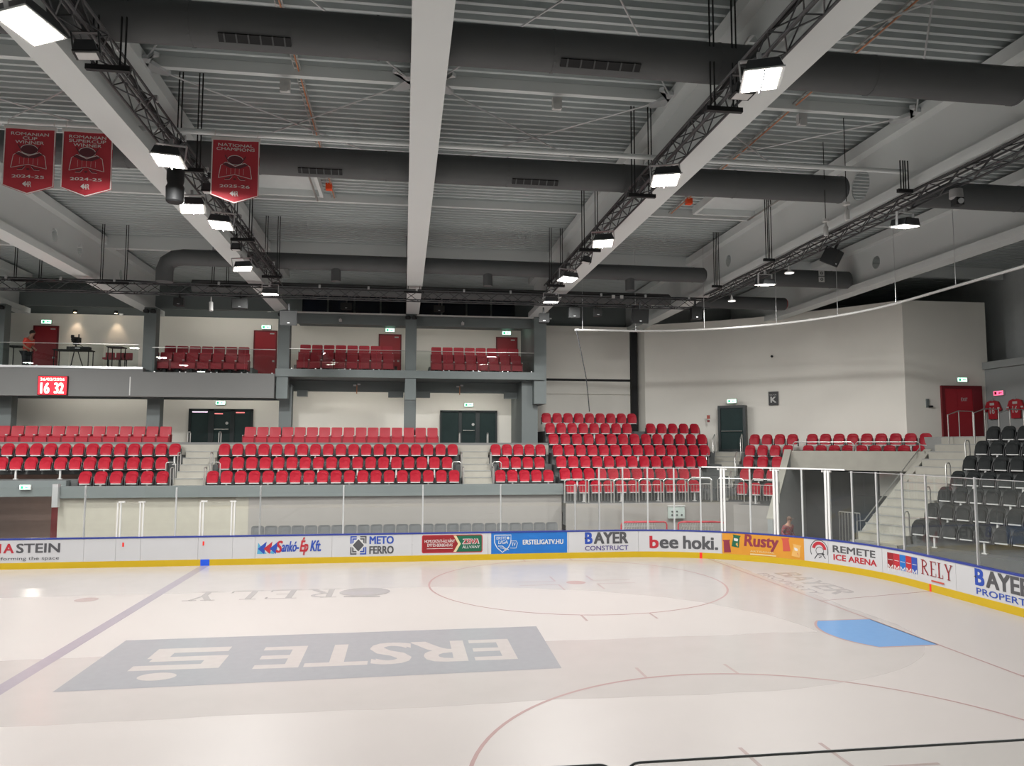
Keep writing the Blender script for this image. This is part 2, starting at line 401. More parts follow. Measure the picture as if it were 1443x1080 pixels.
# big block with upside-down lettering (reads from the far side)
p = iceprint(); p.poly([(-5.88, 14.3), (3.02, 14.5), (3.12, 17.86), (-5.88, 17.78)], P_grey)
def rot(vs, cx, cy): return [(2*cx-a, 2*cy-b) for a, b in vs]
vs, fs = text2d('ERSTE', -2.75, 2.25, 15.25, 16.80, 0.0)
for (ex, ey) in ((-0.045, -0.03), (0.045, -0.03), (0.045, 0.03), (-0.045, 0.03)): p.shape([(a+ex, b+ey) for a, b in rot(vs, -0.25, 16.02)], fs, P_white)
for (x0, x1, y0, y1) in ((-5.05, -3.5, 15.4, 15.72), (-3.82, -3.42, 15.4, 16.3), (-4.85, -3.45, 15.98, 16.3), (-4.95, -4.55, 16.2, 16.9), (-4.95, -3.5, 16.6, 16.95)):
    p.rect(x0, x1, y0, y1, P_white)
p.ellipse(-4.4, 14.98, 0.34, 0.24, P_white, 20); p.build('ice_advert', ice)
p = iceprint()
vs = []; 
class RotP:
    def __init__(s, q, cx, cy): s.q = q; s.cx = cx; s.cy = cy
    def rect(s, x0, x1, y0, y1, m): s.q.rect(2*s.cx-x1, 2*s.cx-x0, 2*s.cy-y1, 2*s.cy-y0, m)
    def line(s, pts, t, m): s.q.line(rot(pts, s.cx, s.cy), t, m)
    def ring(s, cx, cy, rx, ry, t, m, a0, a1, n): s.q.ring(2*s.cx-cx, 2*s.cy-cy, rx, ry, t, m, a0+PI, a1+PI, n)
rp = RotP(p, -3.9, 22.6)
for i, ch in enumerate('RELY'): serif(rp, ch, -6.0+i*1.08, -6.0+i*1.08+0.85, 21.95, 23.25, P_faint, 0.17)
p.ellipse(-1.05, 22.62, 0.72, 0.62, P_faint, 22); p.ellipse(-1.2, 22.45, 0.42, 0.3, P_mauve, 16); p.line([(-0.6, 21.9), (-1.6, 22.0)], 0.12, P_faint)
p.build('ice_advert', ice)
# lettering behind the goal line, reads towards the end boards (text x -> -Y, text y -> +X)
def endtext(p, txt, y0, y1, x0, x1, m, bold=0):
    vs, fs = text2d(txt, 0, y0-y1, 0, x1-x0, 0.0)
    for e in ((0,) if bold == 0 else (-0.03, 0.03)): p.shape([(x0+b, y0-a+e) for a, b in vs], fs, m)
p = iceprint(); endtext(p, 'BAYER', 24.1, 20.5, 12.2, 13.0, P_faint, 0.025); endtext(p, 'PROPERTY', 24.1, 20.6, 11.6, 11.95, P_mauve); p.build('ice_advert', ice)

# ================================================================== SHELL
fl = MB(); fl.box(-48, 30, -12, 42, -0.3, -0.045)
struct('floor', fl, M_floor, 'grey floor around and under the rink')
ap = MB()
ap.box(-48, 30, RY1+0.1, 42, -0.05, 0.0); ap.box(-48, 30, -12, RY0-0.1, -0.05, 0.0); ap.box(RX+0.1, 30, RY0-0.1, RY1+0.1, -0.05, 0.0)
struct('floor_walkway', ap, M_wallbeige_low, 'pale walkway floor behind the rink boards')
# roof deck: trapezoidal ribs along X
prof = []; y = -12.0
while y < 41.5:
    prof += [(y, 12.14), (y+0.14, 12.14), (y+0.165, 11.99), (y+0.245, 11.99)]; y += 0.27
dk = MB(); vs = []; fs = []
for (yy, zz) in prof: vs += [(-48, yy, zz), (30, yy, zz)]
for i in range(len(prof)-1): fs.append((2*i, 2*i+1, 2*i+3, 2*i+2))
dk.add(vs, fs); dk.box(-48, 30, -12, 42, 12.25, 12.5)
struct('ceiling', dk, M_deck, 'grey ribbed sheet metal roof deck', recalc=False)
# outer walls
struct('wall_near', MB().box(-48, 30, -12.2, -12, 0, 12.2), M_wallg, 'grey wall behind the viewer')
struct('wall_left', MB().box(-48.2, -48, -12, 42, 0, 12.2), M_wallg, 'grey wall at the far left end')
# far wall
wf = struct('wall_far', MB().box(-48, 12.0, 38.0, 38.3, 0, 10.36), M_wall, 'beige back wall behind the far stand')
struct('wall_far_right', MB().box(11.5, 30, 38.62, 38.8, 0, 12.1), mat('pale grey hall wall', (0.6, 0.63, 0.63), 0.8), 'grey wall in the gap above the corner wall')
struct('wall_far_top', MB().box(-48, 11.5, 38.35, 38.6, 0, 12.1), M_struct, 'dark grey band above the beige back wall')
# big panels of the right bay
for (x0, x1, z0, z1) in ((6.5, 11.56, 7.62, 10.34), (6.5, 11.56, 6.83, 7.50), (6.5, 11.56, 4.2, 6.80)):
    MB().box(x0, x1, 37.9, 38.05, z0, z1).build('wall_panel', M_wall, wf)
MB().box(6.5, 11.6, 37.93, 38.02, 7.48, 7.64).build('panel_joint', M_black, wf)
# curved corner wall
cw = [(11.95, 38.1), (12.02, 37.5), (12.07, 37.0), (12.9, 36.62), (13.72, 36.15), (15.15, 35.25), (16.5, 34.15), (17.55, 33.05), (18.55, 31.85), (19.65, 30.5), (20.73, 29.05)]
mb = MB(); vs = []; fs = []
for i, (x, y) in enumerate(cw):
    a = cw[max(0, i-1)]; b = cw[min(len(cw)-1, i+1)]; dx, dy = b[0]-a[0], b[1]-a[1]; L = math.hypot(dx, dy); nx, ny = -dy/L, dx/L
    if nx*(-1)+ny*(-1) > 0: nx, ny = -nx, -ny
    vs += [(x, y, 0), (x, y, 10.35), (x+nx*0.3, y+ny*0.3, 10.35), (x+nx*0.3, y+ny*0.3, 0)]
for i in range(len(cw)-1):
    o = 4*i
    for k in range(4): fs.append((o+k, o+(k+1) % 4, o+4+(k+1) % 4, o+4+k))
fs += [(0, 1, 2, 3), tuple(4*(len(cw)-1)+k for k in (3, 2, 1, 0))]
mb.add(vs, fs); wc = struct('wall_corner', mb, M_wall, 'tall beige curved corner wall', smooth=True)
struct('wall_entrance', MB().box(20.73, 24.6, 29.0, 29.3, 0, 10.35), M_wall, 'grey beige wall holding the red exit door')
wr = MB(); wr.box(24.45, 24.75, 4, 29.0, 0, 7.6);  wr.box(24.3, 26.3, -12, 28.95, 7.45, 7.75)
struct('wall_right_top', MB().box(26.2, 26.5, -12, 42, 0, 12.1), mat('pale grey hall wall', (0.6, 0.63, 0.63), 0.8), 'dark upper wall at the right edge')
struct('wall_right', wr, M_wallg, 'dark grey wall at the right edge')
# ================================================================== ROOF STRUCTURE
def girder_web(mb, X, y0, y1, z0, z1, holes, t=0.03):
    zc = (z0+z1)/2; a = (z1-z0)/2
    ys = y0
    def slab(ya, yb):
        if yb-ya > 1e-3: mb.box(X-t/2, X+t/2, ya, yb, z0, z1)
    for (yh, r) in sorted(holes):
        slab(ys, yh-a); N = 16
        vs = []
        for sx in (-t/2, t/2):
            for k in range(N):
                an = 2*PI*k/N+PI/4; c, s = math.cos(an), math.sin(an); q = a/max(abs(c), abs(s))
                vs.append((X+sx, yh+c*q, zc+s*q))
            for k in range(N):
                an = 2*PI*k/N+PI/4; vs.append((X+sx, yh+math.cos(an)*r, zc+math.sin(an)*r))
        fs = []
        for k in range(N):
            k2 = (k+1) % N
            fs.append((k, k2, N+k2, N+k)); fs.append((2*N+k, 3*N+k, 3*N+k2, 2*N+k2)); fs.append((N+k, N+k2, 3*N+k2, 3*N+k))
        mb.add(vs, fs); ys = yh+a
    slab(ys, y1)
GX = [-17.0, -11.27, -5.42, 0.32, 5.91, 11.7, 17.2]
GLAB = ['light grey steel girder off the far left corner of the roof', 'leftmost light grey roof girder, above the clock, with round web holes',
        'light grey roof girder running from the big upper left floodlight', 'light grey roof girder running straight down the middle of the picture',
        'light grey roof girder on the right with bright floodlights beside it', 'light grey roof girder above the curved corner wall, truss hung beneath',
        'light grey roof girder at the far right behind the corner wall']
DUCT_Y = {2: 1, 3: 1, 4: 1}
for i, X in enumerate(GX):
    g = thing('roof_girder', GLAB[i], 'girder', (0, 0, 0), 0, 'roof girders')
    yend = 34.3 if i in (2, 3, 4) else (36.5 if i < 2 else 38.0)
    MB().box(X-0.285, X+0.285, -12, yend, 10.1, 10.33).build('bottom_flange', M_girder, g)
    MB().box(X-0.285, X+0.285, -12, yend, 11.62, 11.9).build('top_flange', M_girder, g)
    if i in (2, 3, 4): holes = [(12.1, 0.40), (17.8, 0.40), (26.9, 0.36), (30.9, 0.30)]
    elif i == 1: holes = [(25.9, 0.22), (27.85, 0.22), (31.75, 0.22)]
    elif i == 5: holes = [(12.1, 0.40), (17.8, 0.40), (25.95, 0.22), (28.2, 0.22)]
    elif i == 6: holes = [(25.4, 0.24), (28.8, 0.24)]
    else: holes = []
    mb = MB(); girder_web(mb, X, -12, yend, 10.33, 11.62, holes); mb.build('web', M_girder, g)
# purlins
for yv, r, lab in ((8.0, 0.08, 'light grey roof purlin nearest the viewer, under the deck'), (15.5, 0.065, 'light grey roof purlin carrying the small white boxes'),
                   (23.6, 0.07, 'light grey roof purlin behind the second big duct'), (29.6, 0.12, 'deep grey roof purlin above the far small ducts')):
    o = MB().box(-30, 26, yv-r, yv+r, 11.90-2.2*r if yv < 29 else 11.5, 11.985).build('roof_purlin', M_girder); tag(o, lab, 'purlin', 'roof purlins')
o = MB().tube((-22, 15.6, 10.52), (11.4, 15.6, 10.52), 0.055, 12).build('tie_tube', M_girder, smooth=True)
tag(o, 'long pale horizontal tube that the red banners hang from', 'pipe')
# bracing
bays = [(-11.27, -5.42, 'left of the left truss'), (-5.42, 0.32, 'left of the middle girder'), (0.32, 5.91, 'right of the middle girder'), (5.91, 11.7, 'right of the right truss')]
for (xa, xb, wh) in bays:
    for (ya, yb, nm) in ((7.2, 15.2, 'front'), (15.4, 20.2, 'rear')):
        t = thing('roof_bracing', 'thin crossed bracing rods under the deck, %s bay %s' % (nm, wh), 'bracing', (0, 0, 0), 0, 'roof cross bracing')
        a, b = xa+0.3, xb-0.3
        MB().tube((a, ya, 11.72), (b, yb, 11.72), 0.018, 6).build('rod', M_alu, t)
        MB().tube((b, ya, 11.76), (a, yb, 11.76), 0.018, 6).build('rod', M_alu, t)
        for (px, py) in ((a, ya), (b, ya), (a, yb), (b, yb)):
            sx = 1 if px == a else -1; sy = 1 if py == ya else -1
            MB().prism([(px-sx*0.02, py-0.16), (px+sx*0.10, py-0.16), (px+sx*0.34, py+sy*0.26), (px+sx*0.26, py+sy*0.34), (px-sx*0.02, py+0.2)], 11.70, 11.78, lambda u, v, h: (u, v, h)).build('gusset_plate', M_alu, t)
# ducts
def duct(lab, x0, x1, y, z, r, capm=None, slots=(), drops=(), elbow=False):
    t = thing('air_duct', lab, 'duct', (0, 0, 0), 0, 'round air ducts')
    pts = [(x0, y, z), (x1, y, z)]
    if elbow: pts = [(x0-0.25, y, 9.75), (x0-0.25, y, z-0.45), (x0-0.17, y, z-0.2), (x0+0.05, y, z-0.05), (x0+0.35, y, z), (x1, y, z)]
    MB().pipe(pts, r, 20).build('duct_body', M_duct, t, smooth=True)
    e = Matrix.Translation((x1, y, z)) @ Matrix.Rotation(PI/2, 4, 'Y')
    MB().lathe([(r, -0.05), (r*0.95, 0.02), (r*0.78, 0.07), (0.01, 0.08)], 20, M=e).build('end_cap', capm or M_duct, t, smooth=True)
    xx = x0+1.2
    while xx < x1:
        MB().lathe([(r*1.0, -0.02), (r*1.025, -0.02), (r*1.025, 0.02), (r*1.0, 0.02)], 20, M=Matrix.Translation((xx, y, z)) @ Matrix.Rotation(PI/2, 4, 'Y')).build('seam_ring', M_duct, t); xx += 2.9
    for (sa, sb) in slots:
        M = Matrix.Translation((0, y, z)) @ Matrix.Rotation(math.radians(-35), 4, 'X')
        o = MB().box(sa, sb, -0.07, 0.07, -r-0.02, -r+0.03, None, M).build('slot_grille', M_black, t)
        for k in range(6):
            xk = sa+(sb-sa)*(k+0.5)/6
            MB().box(xk-0.012, xk+0.012, -0.075, 0.075, -r-0.028, -r+0.02, None, M).build('grille_bar', M_duct, o)
    for xd in drops:
        MB().tube((xd, y, z), (xd, y, 9.95), 0.17, 16).build('drop_spout', M_duct, t, smooth=True)
    return t
duct('widest dark round air duct across the top of the picture', -22, 11.15, 12.1, 10.85, 0.34, slots=((-2.95, -1.85), (2.5, 3.87)))
duct('second dark round air duct, behind the red banners', -22, 11.15, 17.8, 10.83, 0.34, slots=((2.5, 3.62), (-2.5, -1.5)))
duct('third dark air duct with spouts, bent down at its left end', -7.9, 11.1, 26.9, 10.62, 0.28, drops=(-2.44, 2.93, 8.24), elbow=True)
duct('farthest dark air duct, just above the far truss', -8.3, 11.15, 30.9, 10.45, 0.24)
duct('short dark air duct end above the corner wall, white badges on it', 12.1, 16.9, 26.8, 10.6, 0.33)
duct('short dark air duct with a red end cap above the corner wall', 12.1, 16.3, 30.6, 10.35, 0.27, capm=M_redd)
duct('dark air duct behind the domed camera at the right edge', 12.1, 16.9, 17.8, 10.83, 0.34)
# skylight hatches
for (x0, x1, y0, y1, lab) in ((-4.6, -2.62, 20.7, 23.1, 'pale square smoke hatch in the roof beside the champions banner'), (9.35, 11.35, 20.7, 23.1, 'pale square smoke hatch in the roof right of the right truss')):
    t = thing('roof_hatch', lab, 'hatch', (0, 0, 0), 0, 'roof smoke hatches')
    MB().box(x0, x1, y0, y1, 11.93, 11.97).build('pane', mat('pale dome plastic', (0.62, 0.66, 0.66), 0.4), t)
    for (a, b, c, d) in ((x0-0.1, x1+0.1, y0-0.1, y0), (x0-0.1, x1+0.1, y1, y1+0.1), (x0-0.1, x0, y0, y1), (x1, x1+0.1, y0, y1)):
        MB().box(a, b, c, d, 11.74, 11.99).build('frame', M_girder, t)
    MB().tube((x1-0.1, y0, 11.7), (x1-0.1, y1+0.3, 11.7), 0.03, 6).build('opener_rod', M_steel, t)
# cable ladders
for X, lab in ((-2.25, 'narrow cable ladder with orange cable under the roof, left'), (8.62, 'narrow cable ladder with orange cable under the roof, right')):
    t = thing('cable_ladder', lab, 'cable tray', (0, 0, 0), 0, 'roof cable ladders')
    for dx in (-0.06, 0.06): MB().box(X+dx-0.008, X+dx+0.008, 6, 23.8, 11.86, 11.9).build('side_rail', M_steel, t)
    rung = MB().box(-0.06, 0.06, -0.02, 0.02, -0.008, 0.008).mesh('rung', M_white)
    yy = 6.1
    while yy < 23.8: link('rung', rung, t, (X, yy, 11.87)); yy += 0.28
    MB().tube((X+0.02, 6, 11.855), (X+0.02, 23.8, 11.855), 0.016, 6).build('cable', M_orange, t)
o = MB().box(-0.09, 0.09, -0.09, 0.09, -0.09, 0.09).build('junction_box', mat('orange plastic', rgb(235, 80, 30), 0.5)); o.location = (-2.28, 22.35, 11.8); tag(o, 'small orange junction box on the left cable ladder', 'box', 'orange junction boxes')
o2 = o.copy(); COL.objects.link(o2); o2.location = (8.7, 22.1, 11.8); o2['label'] = 'small orange junction box on the right cable ladder'
for (X, lab) in ((-2.5, 'small white box on the roof purlin, left of the middle girder'), (3.17, 'small white box on the roof purlin, right of the middle girder'), (8.8, 'small white box on the roof purlin, right of the right truss')):
    t = thing('white_box', lab, 'box', (X, 15.5, 11.55), 0, 'white boxes on the purlin')
    MB().box(-0.1, 0.1, -0.06, 0.06, -0.12, 0.13).build('housing', M_white, t); MB().box(-0.08, 0.06, -0.1, -0.06, -0.16, -0.02).build('front_cover', M_white, t)

# ------------------------------------------------------------------ lighting trusses
def truss(lab, A, B, s, lacing_step=0.5, zb=9.75, fine=True):
    """square lattice truss from A to B (xy), bottom chord height zb, side s"""
    t = thing('lighting_truss', lab, 'truss', (0, 0, 0), 0, 'lighting trusses')
    a = Vector((*A, 0)); b = Vector((*B, 0)); d = (b-a).normalized(); nrm = Vector((-d.y, d.x, 0)); L = (b-a).length
    off = [(-s/2, 0), (s/2, 0), (s/2, s), (-s/2, s)]
    def pt(l, k): return a+d*l+nrm*off[k][0]+Vector((0, 0, zb+off[k][1]))
    for k in range(4): MB().tube(pt(0, k), pt(L, k), 0.024, 6).build('chord', M_truss, t)
    nst = int(L/lacing_step)
    cache = {}
    for i in range(nst):
        l0 = i*lacing_step; 
        for k in range(4):
            k2 = (k+1) % 4
            flip = (i+k) % 2
            key = (k, flip)
            p0, p1 = (pt(l0, k), pt(l0+lacing_step, k2)) if not flip else (pt(l0, k2), pt(l0+lacing_step, k))
            org = pt(l0, 0)
            if key not in cache: cache[key] = MB().tube(p0-org, p1-org, 0.013, 5).mesh('brace', M_truss)
            link('brace', cache[key], t, org)
    # cable bundle and clamps along the top
    MB().pipe([pt(l*L/24, 2)+Vector((0, 0, 0.05+0.02*math.sin(l*2.1)))+nrm*(-s*0.35+0.03*math.sin(l*1.3)) for l in range(25)], 0.045, 6).build('cable_bundle', M_black, t)
    clamp = MB().box(-0.035, 0.035, -0.035, 0.035, -0.05, 0.06).mesh('clamp', M_alu)
    l = 0.9
    while l < L: link('clamp', clamp, t, pt(l, 3)+Vector((0, 0, 0.03))); l += 1.75
    return t
truss('black lattice truss with floodlights beside the left roof girder', (-4.55, 4.0), (-4.55, 27.85), 0.30, zb=9.95)
truss('black lattice truss with floodlights beside the right roof girder', (5.33, 4.0), (5.33, 27.85), 0.30, zb=9.95)
truss('black lattice truss above the curved corner wall', (11.62, 6.0), (11.62, 27.85), 0.26, zb=9.78)
truss('black lattice truss of the left hall half, outside the picture', (-14.5, 4.0), (-14.5, 27.85), 0.30, zb=9.95)
truss('leftmost black lattice truss of the hall, outside the picture', (-24.0, 4.0), (-24.0, 27.85), 0.30, zb=9.95)
truss('long black lattice truss spanning above the far boards', (-25, 28.05), (11.75, 28.05), 0.36, zb=9.56)
# hangers
def hanger(lab, x, y, z0, dx=0.4, dy=0.0, top=11.99):
    t = thing('truss_hanger', lab, 'hanger', (x, y, z0), 0, 'black truss hangers')
    for s in (-0.5, 0.5):
        for e in (-0.035, 0.035): MB().tube((s*dx+e, s*dy, 0), (s*dx+e, s*dy, top-z0), 0.014, 6).build('rod', M_black, t)
    MB().box(-dx/2-0.12, dx/2+0.12, -0.04, 0.04, -0.05, 0.03).build('cross_bar', M_black, t)
    return t
for (x, y, z) in ((-4.5, 11.8, 9.9), (-4.5, 16.1, 9.9), (-4.5, 21.5, 9.9), (-4.5, 26.2, 9.9)): hanger('black double rod hanger holding the left truss, %s from the viewer' % ORD[[11.8, 16.1, 21.5, 26.2].index(y)], x, y, z)
for (x, y, z) in ((5.3, 11.8, 9.9), (5.3, 16.3, 9.9), (5.3, 21.2, 9.9), (5.3, 26.2, 9.9)): hanger('black double rod hanger holding the right truss, %s from the viewer' % ORD[[11.8, 16.3, 21.2, 26.2].index(y)], x, y, z)
for (y, w) in ((15.4, 'nearest'), (21.9, 'middle'), (25.9, 'farthest')): hanger('black rod hanger, %s of three along the corner wall truss' % w, 11.2, y, 10.0, 0.12, 0.0, 10.7 if y < 16 else 11.99)
for (x, w) in ((-13.0, 'above the clock'), (-10.2, 'right of the clock'), (0.3, 'at the middle girder'), (-6.6, 'left of the left truss')): hanger('short black rod hanger holding the far truss %s' % w, x, 28.05, 9.9, 0.8 if x < -8 else 0.5)

# ------------------------------------------------------------------ floodlights (each carries its own light)
def flood(lab, x, y, z, tilt=(0, 0), rotz=0.0, lit=True, size=(0.52, 0.40), two=True, power=1.0):
    t = thing('floodlight' if lit else 'work_light', lab, 'floodlight', (x, y, z), 0, 'rink floodlights' if lit else 'unlit work lights')
    t.rotation_euler = (math.radians(tilt[0]), math.radians(tilt[1]), rotz)
    w_, h_ = size
    hb = MB()
    hb.prism([(-w_/2, 0), (w_/2, 0), (w_/2*0.8, 0.15), (-w_/2*0.8, 0.15)], -h_/2, h_/2, lambda a, b, h: (a, h, b))
    hb.build('housing', M_truss, t)
    MB().box(-w_/2-0.015, w_/2+0.015, -h_/2-0.015, h_/2+0.015, -0.025, 0.0).build('lens_frame', M_alu if lit else M_black, t)
    n_ = 2 if two else 1
    for k in range(n_):
        x0 = -w_/2+0.02+k*(w_-0.04)/n_; x1 = x0+(w_-0.04)/n_-0.02*(n_ > 1)
        MB().box(x0, x1, -h_/2+0.02, h_/2-0.02, -0.035, -0.024).build('lens', M_lens if lit else M_white, t)
    if two: MB().box(-0.012, 0.012, -h_/2, h_/2, -0.075, -0.03).build('divider', M_alu, t)
    yk = MB()
    for s in (-1, 1): yk.box(s*(w_/2+0.02)-0.008, s*(w_/2+0.02)+0.008, -0.03, 0.03, 0.0, 0.30)
    yk.box(-w_/2-0.028, w_/2+0.028, -0.03, 0.03, 0.30, 0.315); yk.box(-0.03, 0.03, -0.03, 0.03, 0.31, 0.42)
    yk.build('yoke', M_alu if lit else M_truss, t)
    if lit:
        ld = bpy.data.lights.new('floodlight_beam', 'AREA'); ld.shape = 'RECTANGLE'; ld.size = w_; ld.size_y = h_
        ld.energy = LAMP_W*power*(0.55 if y < 8 else 0.72 if y < 12 else 0.9 if y < 17 else 1.1 if y < 21 else 1.75 if y < 25 else 1.3); ld.color = (1.0, 0.985, 0.96); ld.spread = math.radians(180)
        lo = bpy.data.objects.new('floodlight_beam', ld); COL.objects.link(lo); lo.parent = t; lo.location = (0, 0, -0.05)
    return t
LT = [(-4.75, 9.95, 'huge bright floodlight in the upper left corner of the picture', (-12, 0), 1.35, False), (-4.4, 14.5, 'lit double floodlight left of the champions banner', (-7, 4), 0.0, True),
      (-4.75, 17.45, 'lit floodlight half hidden by the hanging black loudspeaker', (-7, -4), 0.2, True), (-4.42, 18.7, 'lit double floodlight below the champions banner', (-7, 4), 0.0, True),
      (-4.85, 23.3, 'lit single floodlight, second last along the left truss', (-6, -8), 0.3, False), (-4.7, 27.15, 'lit floodlight where the left truss meets the far truss', (4, 0), 0.0, False)]
for (x, y, lab, tl, rz, tw) in LT: flood(lab, x, y, 9.50, tl, rz, True, two=tw, size=(0.74, 0.44) if y < 10 else ((0.52, 0.48) if tw else (0.52, 0.40)))
RT = [(5.05, 9.95, 'large lit double floodlight at the upper right, nearest on the right truss', (-8, -3), -0.3, True), (5.1, 14.15, 'second lit double floodlight along the right truss', (-6, -3), -0.2, True),
      (5.1, 18.95, 'third lit double floodlight along the right truss', (-5, -3), -0.2, True), (5.1, 23.3, 'fourth lit double floodlight along the right truss', (-4, 3), 0.2, True),
      (5.3, 27.15, 'lit floodlight where the right truss meets the far truss', (4, 0), 0.0, False)]
for (x, y, lab, tl, rz, tw) in RT: flood(lab, x, y, 9.50, tl, rz, True, two=tw, size=(0.54, 0.52) if tw else (0.52, 0.40))
flood('lit floodlight under the corner truss, nearest the right edge', 11.6, 16.0, 9.38, (6, -4), 0.3, two=False)
flood('lit floodlight under the corner truss, right above the curved wall', 11.4, 22.6, 9.38, (6, -4), 0.3, two=False)
flood('unlit white work light on the left truss near the top', -4.42, 10.85, 9.62, (0, -8), 0.15, False, (0.3, 0.24), False)
flood('unlit white work light on the left truss beside the black loudspeaker', -4.3, 17.0, 9.75, (0, 0), 0.0, False, (0.26, 0.2), False)
flood('unlit white work light on the left truss near its far end', -4.75, 21.9, 9.72, (0, 0), 0.0, False, (0.24, 0.18), False)
flood('unlit white work light below the nearest floodlight of the right truss', 5.1, 10.7, 9.62, (0, 0), 0.0, False, (0.3, 0.24), False)
flood('unlit black work light between the far floodlights of the right truss', 5.25, 21.5, 9.62, (0, 10), 0.0, False, (0.26, 0.2), False)
# floodlights of the same grid outside the picture (left part of the hall and over the viewer)
k = 0
for X in (-14.5, -24.0):
    for yv in (6.0, 10.5, 15.0, 19.5, 24.0, 27.5):
        flood('lit floodlight of the left hall half, number %s counted along its trusses' % ORD[k], X, yv, 9.5, (0, 0), 0.0, two=True); k += 1
for i, (x, y) in enumerate(((-4.6, 5.6), (5.2, 5.6), (11.6, 9.8), (11.6, 5.5))):
    flood('lit floodlight above the viewer, %s from the left' % ORD[i], x, y, 9.5, (0, 0), 0.0, two=True)
# ================================================================== DASHER BOARDS
BH, KH = 1.03, 0.215
joints = [-22.0, -19.4, -16.6, -13.7, -10.82, -9.79, -8.98, -7.08, -5.92, -5.15, -2.5, 0.35, 3.12, 6.15, 8.85, 11.93, 13.92, 15.78, 17.85, 20.95, 23.4, 25.8, 28.2, 30.6, 33.0, 35.4, 37.8, 40.2, 42.6, 45.0, 47.4, 49.8, 52.2, 54.6, 57.0, 59.4, 61.8]
boards = thing('dasher_boards', 'white rink boards with adverts, yellow kick strip and blue cap', 'rink boards')
def strip(s0, s1, prof_in, prof_out, z0, z1, step=0.12):
    """curved slab following the rink between s0 and s1"""
    n_ = 1 if (s1 <= S_A or (s0 >= S_B and s1 <= S_C) or s0 >= S_D) else max(1, int((s1-s0)/step))
    vs = []; fs = []
    for i in range(n_+1):
        s = s0+(s1-s0)*i/n_
        vs += [pp(s, z0, prof_in), pp(s, z1, prof_in), pp(s, z1, prof_out), pp(s, z0, prof_out)]
    for i in range(n_):
        o = 4*i
        for k in range(4): fs.append((o+k, o+(k+1) % 4, o+4+(k+1) % 4, o+4+k))
    fs += [(0, 1, 2, 3), tuple(4*n_+k for k in (3, 2, 1, 0))]
    return MB().add(vs, fs)
PAN = []
for i in range(len(joints)-1):
    s0, s1 = joints[i], joints[i+1]
    p_ = strip(s0+0.004, s1-0.004, 0.0, -0.06, KH-0.01, BH-0.05).build('board_panel', M_board, boards)
    strip(s0, s1, 0.012, -0.06, 0.0, KH).build('kick_plate', M_yellow, p_)
    strip(s0, s1, 0.012, -0.12, BH-0.05, BH).build('cap_rail', M_bluec, p_)
    PAN.append((s0, s1, p_))
def panel_at(s):
    for s0, s1, p_ in PAN:
        if s0 <= s < s1: return p_
# line marks on the kick plate
strip(GL-18.14-0.15, GL-18.14+0.15, 0.016, 0.0, 0.0, KH+0.002).build('blue_mark', M_bluel, panel_at(-7.0))
strip(11.12, 11.22, 0.016, 0.0, 0.0, KH+0.002).build('red_mark', M_redl, panel_at(11.0))
strip(19.86, 19.94, 0.016, 0.0, 0.0, KH+0.002).build('red_mark', M_redl, panel_at(19.5))
for s in (-9.55, -6.9): strip(s-0.025, s+0.025, 0.016, 0.0, 0.70, 0.84).build('door_latch', M_redl, panel_at(s))
def ad(r, g, b): return tuple(0.55*c for c in rgb(r, g, b))
C_grey = mat('advert grey', ad(92, 92, 96), 0.4); C_red = mat('advert red', ad(205, 45, 60), 0.4); C_blue = mat('advert blue', ad(45, 85, 190), 0.4)
C_sky = mat('advert sky blue', ad(30, 125, 215), 0.4); C_teal = mat('advert light blue', ad(95, 185, 225), 0.4); C_violet = mat('advert violet', ad(85, 65, 140), 0.4)
C_lg = mat('advert green', ad(20, 110, 80), 0.4); C_dr = mat('advert dark red', ad(165, 30, 40), 0.4); C_or = mat('advert orange', ad(240, 165, 50), 0.4)
C_pu = mat('advert plum', ad(155, 55, 75), 0.4); C_cream = mat('advert cream', ad(245, 230, 180), 0.4); C_white = mat('advert white', ad(242, 242, 240), 0.4); C_dk = mat('advert charcoal', ad(60, 60, 64), 0.4)
C_y2 = mat('advert pale orange', ad(250, 195, 110), 0.4); C_pink = mat('advert coral', ad(225, 95, 75), 0.4)
def advert(s, name='advert'):
    p_ = Print(lambda a, b, l: pp(a, b, 0.0025+l), 0.0003); p_.par = panel_at(s); p_.nm = name; return p_
def done(p_): return p_.build(p_.nm, p_.par)
# 1 left: ..ASTEIN
p = advert(-12.5); p.text('N', -13.80, -13.43, 0.54, 0.86, C_red, 0.06); p.text('A', -13.36, -13.03, 0.54, 0.86, C_red, 0.06); p.text('STEIN', -12.96, -11.57, 0.54, 0.86, C_grey, 0.06); p.text('transforming the space', -13.95, -11.59, 0.27, 0.42, C_grey, 0.0); done(p)
# 2 Sanko-Ep Kft.
p = advert(-4.0); p.poly([(-5.08, 0.37), (-5.05, 0.76), (-4.75, 0.37)], C_teal); p.poly([(-4.75, 0.4), (-4.5, 0.36), (-4.5, 0.5)], C_teal)
for i, c in enumerate((C_blue, C_red, C_blue)):
    x = -5.06+i*0.20; p.poly([(x, 0.55), (x+0.30, 0.80), (x+0.22, 0.36)], c)
p.text('S', -4.45, -4.25, 0.40, 0.82, C_red, 0.05, 0.15); p.text('ankó-', -4.26, -3.66, 0.43, 0.80, C_blue, 0.04, 0.15); p.text('Ép', -3.64, -3.36, 0.30, 0.93, C_red, 0.04, 0.15); p.text('Kft.', -3.26, -2.88, 0.43, 0.82, C_blue, 0.04, 0.15)
done(p)
